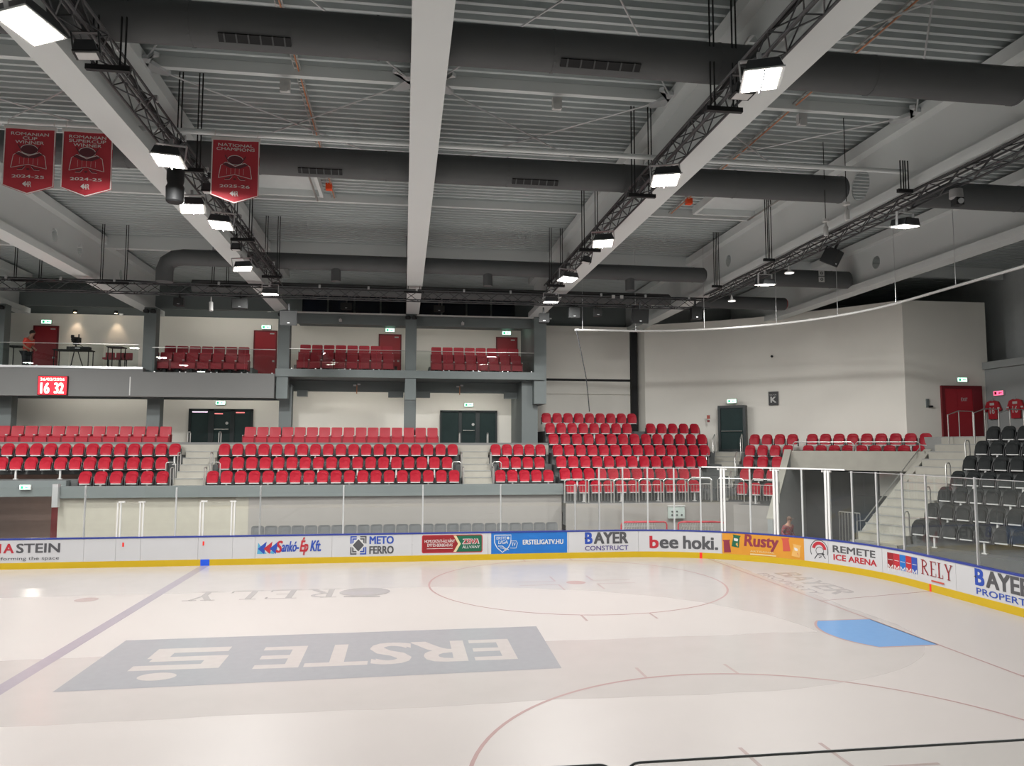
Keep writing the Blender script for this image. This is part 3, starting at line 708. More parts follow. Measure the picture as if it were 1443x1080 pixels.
# 3 Meto Ferro
p = advert(-1.5); cx, cy = -1.57, 0.615
for (sx, sz, c) in ((-1, 1, C_blue), (1, 1, C_grey), (-1, -1, C_grey), (1, -1, C_blue)):
    for r in (0.285, 0.215): p.poly([(cx+sx*r, cy+sz*0.06), (cx+sx*r, cy+sz*r*1.15), (cx+sx*0.06, cy+sz*r*1.15), (cx+sx*0.06, cy+sz*(r*1.15-0.045)), (cx+sx*(r-0.045), cy+sz*(r*1.15-0.045)), (cx+sx*(r-0.045), cy+sz*0.06)], c)
p.poly([(cx-0.26, cy), (cx, cy-0.28), (cx+0.26, cy), (cx, cy+0.28)], C_white); p.poly([(cx-0.20, cy), (cx, cy-0.22), (cx+0.20, cy), (cx, cy+0.22)], C_grey)
p.text('METO', -1.18, -0.31, 0.65, 0.93, C_blue, 0.06); p.text('FERRO', -1.18, -0.31, 0.30, 0.58, C_grey, 0.06); done(p)
# 4 scaffold advert
p = advert(1.5)
def rr(x0, x1, y0, y1, r, n_=5):
    o = []
    for (cx, cy, a) in ((x1-r, y1-r, 0), (x0+r, y1-r, PI/2), (x0+r, y0+r, PI), (x1-r, y0+r, 1.5*PI)):
        o += [(cx+r*math.cos(a+PI/2*k/n_), cy+r*math.sin(a+PI/2*k/n_)) for k in range(n_+1)]
    return o
p.poly(rr(0.70, 2.92, 0.29, 0.94, 0.07), C_red); p.poly(rr(0.73, 2.89, 0.32, 0.91, 0.05), C_dr)
p.poly([(1.95, 0.32), (2.86, 0.32), (2.89, 0.36), (2.89, 0.87), (2.86, 0.91), (1.95, 0.91), (2.1, 0.62)], C_lg)
p.poly([(1.85, 0.32), (1.95, 0.32), (2.12, 0.61), (1.95, 0.91), (1.85, 0.91), (2.02, 0.61)], C_cream)
p.text('HOMLOKZATI-ÁLLVÁNY', 0.80, 1.90, 0.66, 0.80, C_white, 0.012); p.text('ÉPÍTÉS-BÉRBEADÁS', 0.90, 1.82, 0.52, 0.65, C_white, 0.012); p.rect(0.88, 1.82, 0.44, 0.455, C_white)
p.text('ZSIVA', 2.17, 2.80, 0.59, 0.79, C_white, 0.12, 0.1); p.text('ZSIVA', 2.20, 2.77, 0.61, 0.77, C_red, 0.06, 0.1); p.text('ÁLLVÁNY', 2.17, 2.82, 0.44, 0.57, C_white, 0.012, 0.1); done(p)
# 5 blue league advert
p = advert(4.5); p.rect(3.24, 6.10, KH+0.003, BH-0.052, C_sky)
sh = [(3.36, 0.90), (3.98, 0.90), (3.97, 0.62), (3.88, 0.44), (3.66, 0.27), (3.46, 0.44), (3.37, 0.62), (3.36, 0.90)]
p.line(sh, 0.03, C_white); p.text('ERSTE', 3.44, 3.80, 0.74, 0.84, C_white, 0.018); p.ellipse(3.87, 0.79, 0.05, 0.05, C_white, 10); p.text('LIGA', 3.50, 3.86, 0.58, 0.71, C_white, 0.024, 0.15)
p.line([(3.5, 0.5), (3.66, 0.5), (3.78, 0.4), (3.9, 0.36)], 0.025, C_white); p.line([(3.56, 0.44), (3.7, 0.42), (3.8, 0.33)], 0.02, C_white)
p.line([(3.99, 0.68), (4.17, 0.68), (4.22, 0.6), (4.17, 0.42), (3.95, 0.42)], 0.02, C_white); p.text('TV', 4.0, 4.15, 0.49, 0.62, C_white, 0.018); p.text('ERSTELIGATV.HU', 4.42, 5.95, 0.54, 0.72, C_white, 0.05); done(p)
# 6 Bayer construct
def bird_b(p, x0, x1, y0, y1):
    p.text('B', x0, x1, y0, y1, C_blue, 0.08); p.poly([(x0-0.03, y0+(y1-y0)*0.50), (x0+0.05, y0+(y1-y0)*0.58), (x0+0.05, y0+(y1-y0)*0.40)], C_dk)
p = advert(7.5); bird_b(p, 6.78, 7.08, 0.52, 0.955); p.text('AYER', 7.12, 8.46, 0.52, 0.955, C_grey, 0.08); p.text('CONSTRUCT', 6.78, 8.46, 0.28, 0.45, C_violet, 0.03); done(p)
# 7 bee hoki.
p = advert(9.5); p.text('b', 9.27, 9.62, 0.33, 0.80, C_red, 0.07); p.text('ee', 9.65, 10.35, 0.33, 0.68, C_grey, 0.085); p.text('hoki.', 10.52, 11.80, 0.33, 0.82, C_grey, 0.065); done(p)
# 8 Rusty
p = advert(12.2); p.rect(11.95, 14.90, KH+0.003, BH-0.052, C_or, 40)
p.text('Rusty', 12.72, 13.95, 0.40, 0.97, C_pu, 0.05, 0.1); p.text('ARTISANAL', 12.95, 13.82, 0.34, 0.40, C_cream, 0.0); p.rect(12.95, 13.88, 0.245, 0.285, C_cream, 4)
def bag(p, x, z, w_, h_, a, c, c2):
    ca, sa = math.cos(a), math.sin(a)
    def q(u, v): return (x+u*ca-v*sa, z+u*sa+v*ca)
    p.poly([q(-w_*0.45, -h_/2), q(w_*0.45, -h_/2), q(w_*0.38, h_*0.35), q(w_/2, h_/2), q(-w_/2, h_/2), q(-w_*0.38, h_*0.35)], c)
    p.poly([q(-w_*0.3, h_*0.0), q(w_*0.3, h_*0.0), q(w_*0.3, h_*0.22), q(-w_*0.3, h_*0.22)], C_white); p.poly([q(-w_*0.2, -h_*0.4), q(w_*0.3, -h_*0.4), q(w_*0.2, -h_*0.1)], c2)
bag(p, 12.12, 0.50, 0.28, 0.46, 0.08, C_pu, C_y2); bag(p, 12.45, 0.70, 0.30, 0.44, -0.15, C_lg, C_y2); bag(p, 14.25, 0.70, 0.30, 0.46, 0.1, C_pink, C_y2); bag(p, 14.62, 0.52, 0.36, 0.46, -0.15, C_or, C_pink)
bag(p, 14.62, 0.52, 0.33, 0.43, -0.15, C_y2, C_pink); done(p)
# 9 ice arena
p = advert(15.2); cx, cz = 15.45, 0.62
p.ring(cx, cz, 0.33, 0.36, 0.025, C_dk, -0.4, PI+0.5, 24); p.ring(cx, cz, 0.27, 0.30, 0.11, C_red, 0.15, PI-0.25, 18); p.ring(cx+0.02, cz-0.02, 0.15, 0.15, 0.02, C_dk, 0, 2*PI, 14)
p.line([(cx-0.18, cz-0.30), (cx-0.05, cz-0.12), (cx+0.10, cz-0.10), (cx+0.22, cz-0.26)], 0.03, C_dk); p.poly([(cx+0.1, cz-0.05), (cx+0.2, cz-0.12), (cx+0.12, cz-0.16)], C_dk); p.line([(cx-0.02, cz-0.25), (cx+0.08, cz-0.2)], 0.03, C_dk); done(p)
p = advert(16.5); p.text('REMETE', 15.95, 17.58, 0.62, 0.85, C_grey, 0.07); p.text('ICE ARENA', 15.97, 17.62, 0.36, 0.56, C_red, 0.07); done(p)
# 10 rely
p = advert(18.5)
for i, c in enumerate((C_dr, C_red, C_sky, C_red, C_blue)):
    x0 = 18.06+i*0.26; p.rect(x0, x0+0.255, 0.40, 0.88, c, 2); p.rect(x0+0.03, x0+0.22, 0.66, 0.675, C_white)
    p.text('M', x0+0.02, x0+0.23, 0.30+0.02*(i % 2), 0.52, C_white, 0.0)
xs = [19.52, 19.9, 20.22, 20.5, 20.9]
for i, ch in enumerate('RELY'): serif(p, ch, xs[i], xs[i+1]-0.06, 0.45, 0.88, C_dr, 0.05)
p.rect(19.95, 20.48, 0.30, 0.345, C_pink, 2); done(p)
# 11 Bayer property
p = advert(22.0); bird_b(p, 21.66, 22.0, 0.51, 0.955); p.text('AYER', 22.05, 23.55, 0.51, 0.955, C_grey, 0.08); p.text('PROPERTY', 21.70, 23.60, 0.28, 0.45, C_blue, 0.03); done(p)

# ------------------------------------------------------------------ glass above the boards
def pane(parent, s0, s1, z0, z1, off=-0.05, t=0.012):
    return strip(s0, s1, off, off-t, z0, z1, 0.6).build('glass_pane', M_glass, parent)
def post(parent, s, z1, w_=0.05, d=0.05, m=None, z0=BH):
    x, y = path(s); nx, ny = pnorm(s); a = math.atan2(ny, nx)
    M = Matrix.Translation((x-nx*0.075, y-ny*0.075, 0)) @ Matrix.Rotation(a, 4, 'Z')
    return MB().box(-d/2, d/2, -w_/2, w_/2, z0, z1, None, M).build('post', m or M_alu, parent)
gA = thing('rink_glass', 'low clear glass screen along the far boards with slim posts', 'glass screen')
sA = [-19.4, -16.6, -13.7, -10.87]
for i in range(3): pane(gA, sA[i], sA[i+1], BH, 2.74)
pane(gA, -10.87, -9.86, BH, 2.74); pane(gA, -8.92, -7.86, BH, 2.74); pane(gA, -7.86, -7.12, BH, 2.74)
for s in sA[1:]: post(gA, s, 2.80)
post(gA, -7.88, 2.72)
sB = [-5.03, -2.13, 0.72, 3.6, 6.43]
for i in range(4): pane(gA, sB[i], sB[i+1], BH, 2.72)
for s in sB: post(gA, s, 2.76)
pane(gA, -5.88, -5.03, BH, 2.72); pane(gA, 6.43, 7.36, BH, 2.72)
# gates with white double posts
for (a, b, lab) in ((-9.80, -9.0, 'white framed glass bench gate left of the blue line'), (-7.06, -5.94, 'white framed glass bench gate at the blue line')):
    g = thing('bench_gate', lab, 'gate', (0, 0, 0), 0, 'bench gates')
    for s in (a, a+0.10, b-0.06, b+0.04): post(g, s, 2.2, 0.045, 0.05, M_white)
    MB().box(a+0.02, a+0.22, RY1+0.04, RY1+0.14, 2.2, 2.25).build('latch', M_white, g); MB().box(b-0.12, b+0.1, RY1+0.04, RY1+0.14, 2.2, 2.24).build('latch', M_white, g)
    pane(g, a+0.12, b-0.08, BH, 2.18)
gB = thing('rink_glass', 'tall clear glass screen round the rink corner with slim posts', 'glass screen')
sC = [7.36, 8.28, 9.23, 10.22, 11.19, 12.0, 12.98, 13.9, 14.85, 15.78, 16.7, 17.65, 18.72, 19.76, 21.73, 23.7, 25.7, 27.7, 29.7]
for i in range(len(sC)-1): pane(gB, sC[i], sC[i+1], BH, 3.34)
for s in sC:
    if abs(s-12.0) < 0.01 or abs(s-13.9) < 0.01 or abs(s-15.78) < 0.01: continue
    post(gB, s, 3.37, 0.055)
    x, y = path(s)
strip(7.36, 11.15, -0.06, -0.075, 3.335, 3.35, 0.5).build('top_edge', M_alu, gB); strip(16.6, 29.7, -0.06, -0.075, 3.33, 3.345, 0.5).build('top_edge', M_alu, gB)
# resurfacer gate frame in the corner
g = thing('vehicle_gate_frame', 'thick white gate frame with header bar in the corner glass', 'gate frame')
for s in (12.0, 13.9, 15.78):
    for ds in (-0.055, 0.055): post(g, s+ds, 3.36, 0.075, 0.09, M_white)
    x, y = path(s); 
    for ds in (-0.16, -0.02, 0.12): MB().box(-0.03, 0.03, -0.03, 0.03, 3.30, 3.38, None, Matrix.Translation((pp(s+ds, 0, -0.07)[0], pp(s+ds, 0, -0.07)[1], 0))).build('bolt_block', M_white, g)
strip(11.25, 16.47, -0.03, -0.11, 3.38, 3.43, 0.5).build('header_bar', M_white, g)
# near glass with rounded top corners
gN = thing('rink_glass', 'near glass screen whose grey rounded top edges cross the bottom', 'glass screen')
def near_pane(x0, x1, z1, r=0.075):
    out = [(x0, BH), (x1, BH)]
    out += [(x1-r+r*math.cos(PI/2*k/6), z1-r+r*math.sin(PI/2*k/6)) for k in range(7)] + [(x0+r-r*math.sin(PI/2*k/6), z1-r+r*math.cos(PI/2*k/6)) for k in range(7)]
    MB().prism(out, RY0-0.065, RY0-0.053, lambda a, b, h: (a, h, b)).build('glass_pane', M_glass, gN)
    edge = [(x1, BH)] + out[2:] + [(x0, BH)]
    mb = MB()
    for i in range(len(edge)-1):
        mb.tube((edge[i][0], RY0-0.059, edge[i][1]), (edge[i+1][0], RY0-0.059, edge[i+1][1]), 0.0065, 6)
    mb.build('edge_seal', mat('grey glass edge', (0.16, 0.17, 0.17), 0.5), gN)
near_pane(-4.0, 0.985, 2.745); near_pane(1.03, 5.9, 2.745); near_pane(-8.8, -4.04, 2.745)
for x in (1.007, -4.02): MB().box(x-0.015, x+0.015, RY0-0.13, RY0-0.07, BH, 2.2).build('post', M_alu, gN)

# ------------------------------------------------------------------ protective net rail and its wires
pts = [pp(6.45+(26.5-6.45)*k/60, 8.64+0.05*(k/60), -0.05) for k in range(61)]
o = MB().pipe(pts, 0.04, 8).build('net_rail', mat('pale rail enamel', (0.34, 0.34, 0.33), 0.5), smooth=True); tag(o, 'thin white curved rail hanging above the rink corner', 'rail')
for i, s in enumerate((6.75, 8.85, 11.45, 14.1, 16.4, 18.8, 21.4)):
    a = pp(s, 8.68, -0.05); o = MB().tube(a, (a[0], a[1], 11.9), 0.009, 5).build('suspension_wire', M_alu); tag(o, 'thin wire holding the curved white rail, %s' % ordw(i, 7), 'wire', 'rail wires')
o = MB().pipe([(6.5, 28.25, 8.62), (6.6, 28.25, 8.2), (6.78, 28.25, 7.3), (6.88, 28.25, 6.8), (6.95, 28.25, 6.1), (7.0, 28.25, 5.5)], 0.02, 5).build('pull_cord', M_black); tag(o, 'thin black cord hanging from the left end of the white rail', 'cord')
M_terr = mat('shade-toned terrace concrete', (0.10, 0.105, 0.105), 0.8)  # concrete darkened: the black shade between the seats is in its colour
# ================================================================== FAR STAND
def terrace(lab, rows, x0, x1, yback, zback, m=None):
    t = thing('seating_terrace', lab, 'grandstand', (0, 0, 0), 0, 'concrete seating terraces')
    for i, (y, z) in enumerate(rows):
        y2 = rows[i+1][0] if i+1 < len(rows) else yback
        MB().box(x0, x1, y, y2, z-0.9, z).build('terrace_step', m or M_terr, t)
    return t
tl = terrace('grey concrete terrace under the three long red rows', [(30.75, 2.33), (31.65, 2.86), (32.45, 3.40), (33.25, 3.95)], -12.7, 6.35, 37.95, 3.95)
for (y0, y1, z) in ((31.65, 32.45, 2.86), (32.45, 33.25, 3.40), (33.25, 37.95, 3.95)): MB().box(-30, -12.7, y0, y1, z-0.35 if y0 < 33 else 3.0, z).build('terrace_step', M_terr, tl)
MB().box(-30, 6.35, 33.25, 33.40, 3.95, 4.32).build('kerb_wall', M_structl, tl)
MB().box(-30, 6.35, 33.20, 33.25, 3.80, 4.22).build('kerb_face', M_concl, tl)
o = MB().box(-12.75, 6.45, 30.55, 30.75, 2.22, 2.66).build('parapet', M_struct); tag(o, 'grey parapet in front of the first long red row', 'parapet')
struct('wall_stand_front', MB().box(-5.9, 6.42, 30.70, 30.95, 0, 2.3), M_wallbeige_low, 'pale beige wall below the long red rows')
struct('wall_stand_left', MB().box(-12.75, -5.9, 30.72, 30.95, 0, 2.3), mat('olive beige wall', (0.42, 0.40, 0.34), 0.7), 'beige wall behind the bench gates')
cm = MB(); cm.box(-30, -12.7, 36.3, 36.5, 0, 2.95); cm.box(-12.72, -12.62, 31.0, 36.4, 0, 2.3)
struct('wall_passage', cm, mat('brown passage wall', (0.34, 0.23, 0.20), 0.7), 'brown back wall of the open passage below the left stand')
o = MB().box(-30, -12.75, 31.3, 31.62, 2.24, 2.84).build('passage_beam', M_struct); tag(o, 'dark grey beam over the open passage at the left edge', 'beam')
t = thing('passage_fill_lamp', 'small added ceiling lamp brightening the passage at the left edge', 'lamp', (-14.6, 33.2, 2.45)); MB().box(-0.3, 0.3, -0.08, 0.08, 0.0, 0.06).build('housing', M_white, t); MB().box(-0.28, 0.28, -0.07, 0.07, -0.015, 0.0).build('diffuser', emis('passage diffuser', (1, 0.9, 0.8), 3.0), t)  # added fill lamp, brightens the otherwise unlit passage wall
ld = bpy.data.lights.new('passage_beam', 'AREA'); ld.shape = 'RECTANGLE'; ld.size = 0.5; ld.size_y = 0.12; ld.energy = 45; ld.color = (1, 0.9, 0.8); lo = bpy.data.objects.new('passage_fill_beam', ld); COL.objects.link(lo); lo.parent = t; lo.location = (0, 0, -0.03)
d = thing('door', 'reddish door deep in the passage at the left edge', 'door', (-14.4, 36.28, 0))
MB().box(-0.9, 0.9, -0.06, 0, 0, 1.95).build('leaf', M_redd, d); MB().box(-0.95, 0.95, -0.04, 0.01, 1.95, 2.05).build('frame', M_doorg, d); MB().box(0.7, 0.78, -0.12, -0.06, 0.95, 1.1).build('handle', M_steel, d)
o = MB().box(-12.85, -12.65, 30.4, 30.6, 1.9, 2.75).build('corner_post', M_alu); tag(o, 'pale square post at the left end of the grey parapet', 'post')
# right block terrace: seven rows
RB_Y = [30.4+0.75*k for k in range(7)]; RB_Z = [1.92, 2.41, 2.90, 3.39, 3.88, 4.38, 4.87]
tr = terrace('stepped concrete terrace below the panelled wall', [(RB_Y[k]-0.5, RB_Z[k]) for k in range(6)], 6.45, 13.95, RB_Y[6]-0.5, 4.87)
MB().box(6.45, 11.5, RB_Y[6]-0.5, 37.7, 3.9, 4.87).build('terrace_step', M_terr, tr); MB().box(11.5, 13.6, RB_Y[6]-0.5, 35.4, 3.4, 4.38).build('terrace_step', M_terr, tr)
for o in list(tr.children): pass
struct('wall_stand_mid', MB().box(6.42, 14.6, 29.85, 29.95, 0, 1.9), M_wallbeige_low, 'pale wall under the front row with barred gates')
# diagonal corner terrace
CP = Vector((12.07, 36.99, 0)); CD = Vector((0.738, -0.675, 0)).normalized(); CN = Vector((-0.675, -0.738, 0)).normalized()
CROT = math.atan2(CD.y, CD.x)
def cpt(s, off, z=0.0): return CP+CD*s+CN*off+Vector((0, 0, z))
CM = Matrix((( CD.x, -CN.x, 0, CP.x), (CD.y, -CN.y, 0, CP.y), (0, 0, 1, 0), (0, 0, 0, 1)))   # local x = along wall, local y = towards the wall
CO = [0.7, 1.45, 2.2, 2.95, 3.7]; CZ = [3.87, 3.38, 2.90, 2.38, 1.82]
tc_ = thing('seating_terrace', 'stepped concrete terrace curving along the corner wall', 'grandstand', (0, 0, 0), 0, 'concrete seating terraces')
MB().box(5.2, 12.6, -1.2, 0.0, 3.32, 3.87, None, CM).build('terrace_step', M_terr, tc_); MB().box(5.4, 9.0, 0.0, 0.7, 3.32, 3.87, None, CM).build('terrace_step', M_terr, tc_); MB().box(3.3, 5.2, -0.4, 0.7, 3.3, 3.93, None, CM).build('landing', M_conc, tc_)
MB().box(5.25, 12.6, -1.95, -1.2, 3.31, 3.38, None, CM).build('terrace_step', M_terr, tc_)
for k in (2, 3, 4): MB().box(5.35, 7.38, -CO[k]-0.5, -CO[k]+0.25, CZ[k]-0.9, CZ[k], None, CM).build('terrace_step', M_terr, tc_)
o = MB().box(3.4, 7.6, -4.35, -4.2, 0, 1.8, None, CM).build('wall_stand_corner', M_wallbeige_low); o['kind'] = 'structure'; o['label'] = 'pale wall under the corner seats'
# stairs to the glass doors and in the corner
def stairs(lab, M, w_, n_, z0, z1, depth, m=None, solid=0.5):
    """M maps local (x across, y up the flight) ; n_ steps rising z0..z1 over depth"""
    t = thing('stairway', lab, 'stairs', (0, 0, 0), 0, 'concrete stairways')
    for k in range(n_):
        za = z0+(z1-z0)*(k+1)/n_; y0 = depth*k/n_; y1 = depth*(k+1)/n_
        o = MB().box(-w_/2, w_/2, y0, y1+0.02, za-solid, za, None, M).build('step', m or M_concl, t)
        MB().box(-w_/2, w_/2, y0-0.012, y0+0.03, za-0.03, za+0.004, None, M).build('nosing', M_conc, o)
    return t
stairs('pale concrete steps up to the left glass doors', Matrix.Translation((-8.3, 30.75, 0)), 1.25, 7, 2.1, 3.95, 2.75)
stairs('pale concrete steps up to the glass doors under the balcony, right', Matrix.Translation((3.05, 30.75, 0)), 1.2, 7, 2.1, 3.95, 2.75)
S1_RAILS = []
MS1 = CM @ Matrix.Translation((4.35+0.55, -4.3, 0)) @ Matrix.Rotation(0.13, 4, 'Z')
stairs('concrete steps up to the single dark door in the corner wall', MS1, 1.2, 11, 1.6, 3.93, 4.1, M_concl, 1.2)
for sx, sd in ((-1, 'left'), (1, 'right')):
    for (l, q_) in ((0.5, 'lower'), (1.9, 'middle'), (3.3, 'upper')):
        zz = 1.6+2.33*(l+0.2)/4.1; rail_pts = [MS1 @ Vector((sx*0.62, l, zz)), MS1 @ Vector((sx*0.62, l, zz+0.9)), MS1 @ Vector((sx*0.62, l+0.06, zz+0.97)), MS1 @ Vector((sx*0.62, l+0.4, zz+1.15)), MS1 @ Vector((sx*0.62, l+0.46, zz+1.1)), MS1 @ Vector((sx*0.62, l+0.46, zz+0.1))]
        S1_RAILS.append(('steel hoop rail, %s one on the %s of the corner door stairs' % (q_, sd), rail_pts))
# handrails beside the stairs
def rail(lab, pts, posts=(), r=0.022, m=None, group='steel handrails'):
    t = thing('handrail', lab, 'handrail', (0, 0, 0), 0, group)
    MB().pipe(pts, r, 8).build('rail_tube', m or M_steel, t, smooth=True)
    for (a, b) in posts: MB().tube(a, b, r*0.85, 8).build('rail_post', m or M_steel, t)
    return t
for (lb_, pt_) in S1_RAILS: rail(lb_, pt_)
for (xc, nm) in ((-8.3, 'left'), (3.05, 'right')):
    for sx, sd in ((-1, 'left'), (1, 'right')):
        x = xc+sx*0.62
        for (y0, z0, q) in ((31.1, 2.33, 'lower'), (32.0, 2.9, 'middle'), (33.3, 3.75, 'upper')):
            rail('pale steel rail posts, %s pair, %s side of the %s glass door stairs' % (q, sd, nm), [(x, y0, z0), (x, y0, z0+0.95), (x, y0+0.08, z0+1.0), (x, y0+0.32, z0+1.0), (x, y0+0.38, z0+0.95), (x, y0+0.38, z0+0.1)])
        if sx == (1 if xc < 0 else -1) or True:
            xa = x+sx*0.05
            rail('small curved steel hoop beside the second row, %s side of the %s glass door stairs' % (sd, nm), [(xa, 31.9, 2.86), (xa, 31.9, 3.45), (xa+sx*0.06, 31.9, 3.52), (xa+sx*0.3, 31.9, 3.52), (xa+sx*0.36, 31.9, 3.46), (xa+sx*0.36, 31.9, 2.86)])
# ------------------------------------------------------------------ seats
def rrect(w_, h_, r, n_=4):
    o = []
    for (cx, cy, a) in ((w_/2-r, h_-r, 0), (-w_/2+r, h_-r, PI/2), (-w_/2+r*0.6, r*0.6, PI), (w_/2-r*0.6, r*0.6, 1.5*PI)):
        rr_ = r if cy > h_/2 else r*0.6
        o += [(cx+rr_*math.cos(a+PI/2*k/n_), cy+rr_*math.sin(a+PI/2*k/n_)) for k in range(n_+1)]
    return o
def shell(w_, h_, r, t, z0, y0, curve, lean):
    """moulded shell facing -Y"""
    def fn(a, b, h): return (a, y0+h+b*lean-curve*(a/(w_/2))**2*1.0, z0+b)
    out = rrect(w_, h_, r)
    n_ = len(out); vs = [fn(a, b, 0) for a, b in out]+[fn(a, b, t) for a, b in out]
    vs += [fn(a*0.55, h_*0.5+(b-h_*0.5)*0.55, 0.022) for a, b in out]     # dished front
    fs = [tuple(range(n_, 2*n_)), tuple(range(3*n_-1, 2*n_-1, -1))]
    for k in range(n_):
        k2 = (k+1) % n_; fs += [(k, k2, n_+k2, n_+k), (2*n_+k, 2*n_+k2, k2, k)]
    return MB().add(vs, fs)
def fold_seat(mseat):
    parts = []
    parts.append(('backrest', shell(0.44, 0.46, 0.15, 0.025, 0.40, 0.05, 0.035, 0.10).mesh('backrest', mseat, True)))
    parts.append(('seat_pan', shell(0.41, 0.37, 0.12, 0.03, 0.395, -0.055, 0.02, 0.06).mesh('seat_pan', mseat, True)))
    parts.append(('pivot_bar', MB().box(-0.19, 0.19, -0.06, 0.03, 0.355, 0.392).mesh('pivot_bar', M_white)))
    for s in (-1, 1):
        b = MB(); b.prism([(-0.07, 0.32), (0.09, 0.32), (0.10, 0.62), (0.03, 0.66), (-0.05, 0.48)], s*0.235-0.012, s*0.235+0.012, lambda a, c, h: (h, a, c))
        parts.append(('bracket', b.mesh('bracket', M_bracket)))
    leg = MB(); leg.box(-0.03, 0.03, -0.02, 0.04, 0.0, 0.36); leg.box(-0.08, 0.08, -0.03, 0.05, 0.0, 0.03)
    return parts, ('leg', leg.mesh('leg', M_white))
FS_RED, LEG = fold_seat(M_red); FS_BLK, LEGB = fold_seat(M_seatb)
def vip_seat():
    parts = []
    parts.append(('backrest', shell(0.47, 0.44, 0.05, 0.08, 0.56, 0.10, 0.0, 0.16).mesh('backrest', M_redf, True)))
    parts.append(('seat_cushion', MB().prism([(-0.24, 0.26), (0.14, 0.26), (0.16, 0.55), (-0.16, 0.56), (-0.25, 0.50)], -0.225, 0.225, lambda a, c, h: (h, a, c)).mesh('seat_cushion', M_redf)))
    for s in (-1, 1):
        parts.append(('armrest', MB().prism([(-0.22, 0.20), (0.12, 0.20), (0.20, 0.66), (-0.20, 0.62)], s*0.25-0.018, s*0.25+0.018, lambda a, c, h: (h, a, c)).mesh('armrest', mat('dark red side panel', (0.22, 0.015, 0.022), 0.5))))
        parts.append(('armrest_cap', MB().box(s*0.25-0.02, s*0.25+0.02, -0.225, -0.17, 0.61, 0.645).mesh('armrest_cap', M_white)))
    parts.append(('pedestal', MB().box(-0.07, 0.07, -0.10, 0.10, 0.0, 0.28).box(-0.16, 0.16, -0.16, 0.12, 0.0, 0.03).mesh('pedestal', M_black)))
    return parts
VIP = vip_seat()
def seat(parts, nm, lab, cat, loc, rz=0.0, group=None, leg=None, legm=None):
    t = thing(nm, lab, cat, loc, rz, group)
    for (pn, me) in parts: link(pn, me, t)
    if leg: link(legm[0], legm[1], t)
    return t
def row(xs, y, z, what, where, proto, nm, group, rz=0.0, legs=True, legm=None, fn=None):
    n_ = len(xs)
    for i, x in enumerate(xs):
        loc = fn(x) if fn else (x, y, z)
        lab = '%s %s, %s' % (ordw(i, n_), what, where)
        seat(proto, nm, lab, 'seat', loc, rz, group, leg=(legs and i % 3 == 1), legm=legm or LEG)
def lins(a, b, n_): return [a+(b-a)*(i+0.5)/n_ for i in range(n_)]
R_ = 'red folding seat'; G_ = 'red folding seats'
row(lins(-12.38, -9.0, 6), 31.35, 2.33, R_, 'the front row left of the left stairs', FS_RED, 'folding_seat', G_)
row(lins(-15.75, -9.3, 12), 32.15, 2.86, R_, 'the second row left of the left stairs', FS_RED, 'folding_seat', G_)
row(lins(-16.45, -9.05, 14), 32.95, 3.40, R_, 'the third row left of the left stairs', FS_RED, 'folding_seat', G_)
row(lins(-7.68, 2.33, 19), 31.35, 2.33, R_, 'the front row between the two stairs', FS_RED, 'folding_seat', G_)
row(lins(-7.42, 2.08, 18), 32.15, 2.86, R_, 'the second row between the two stairs', FS_RED, 'folding_seat', G_)
row(lins(-7.62, 2.36, 19), 32.95, 3.40, R_, 'the third row between the two stairs', FS_RED, 'folding_seat', G_)
row(lins(3.72, 6.25, 5), 31.35, 2.33, R_, 'the short front row right of the right stairs', FS_RED, 'folding_seat', G_)
row(lins(3.98, 6.02, 4), 32.15, 2.86, R_, 'the short second row right of the right stairs', FS_RED, 'folding_seat', G_)
row(lins(3.72, 6.2, 5), 32.95, 3.40, R_, 'the short third row right of the right stairs', FS_RED, 'folding_seat', G_)
rb = [(6.5, 12.25, 11), (6.4, 12.6, 12), (6.4, 13.2, 13), (6.4, 13.65, 14), (6.36, 13.85, 14)]
for k, (a, b, n_) in enumerate(rb):
    row(lins(a, b, n_), RB_Y[k], RB_Z[k], R_, '%s row of the block below the panelled wall' % ('the front', 'the second', 'the third', 'the fourth', 'the fifth')[k], FS_RED, 'folding_seat', G_)
row(lins(6.36, 10.5, 8), RB_Y[5], RB_Z[5], R_, 'the sixth row of the block below the panelled wall', FS_RED, 'folding_seat', G_)
row(lins(11.12, 13.8, 5), RB_Y[5], RB_Z[5], R_, 'the short top row left of the corner door', FS_RED, 'folding_seat', G_)
row(lins(6.33, 10.98, 9), RB_Y[6], RB_Z[6], R_, 'the top row below the panelled wall', FS_RED, 'folding_seat', G_)
def crow(a, b, n_, k, where): row(lins(a, b, n_), 0, 0, R_, where, FS_RED, 'folding_seat', G_, CROT, True, None, lambda s: cpt(s, CO[k], CZ[k]))
crow(5.38, 7.6, 4, 0, 'the top row right of the corner door'); crow(7.88, 12.8, 9, 0, 'the top row behind the tunnel rail')
crow(5.4, 7.58, 4, 1, 'the second row right of the corner door'); crow(7.88, 12.6, 9, 1, 'the lower row hidden behind the tunnel rail')
crow(5.5, 7.35, 3, 2, 'the third row left of the tunnel'); crow(5.62, 7.3, 3, 3, 'the fourth row left of the tunnel'); crow(5.72, 7.35, 3, 4, 'the front row left of the tunnel')
V_ = 'red padded chair'; GV = 'red padded chairs'
row(lins(-16.95, -9.95, 13), 34.55, 4.0, V_, 'the lower tier left of the left doors', VIP, 'padded_chair', GV, legs=False)
row(lins(-6.95, 1.55, 16), 34.55, 4.0, V_, 'the lower tier between the glass doors', VIP, 'padded_chair', GV, legs=False)
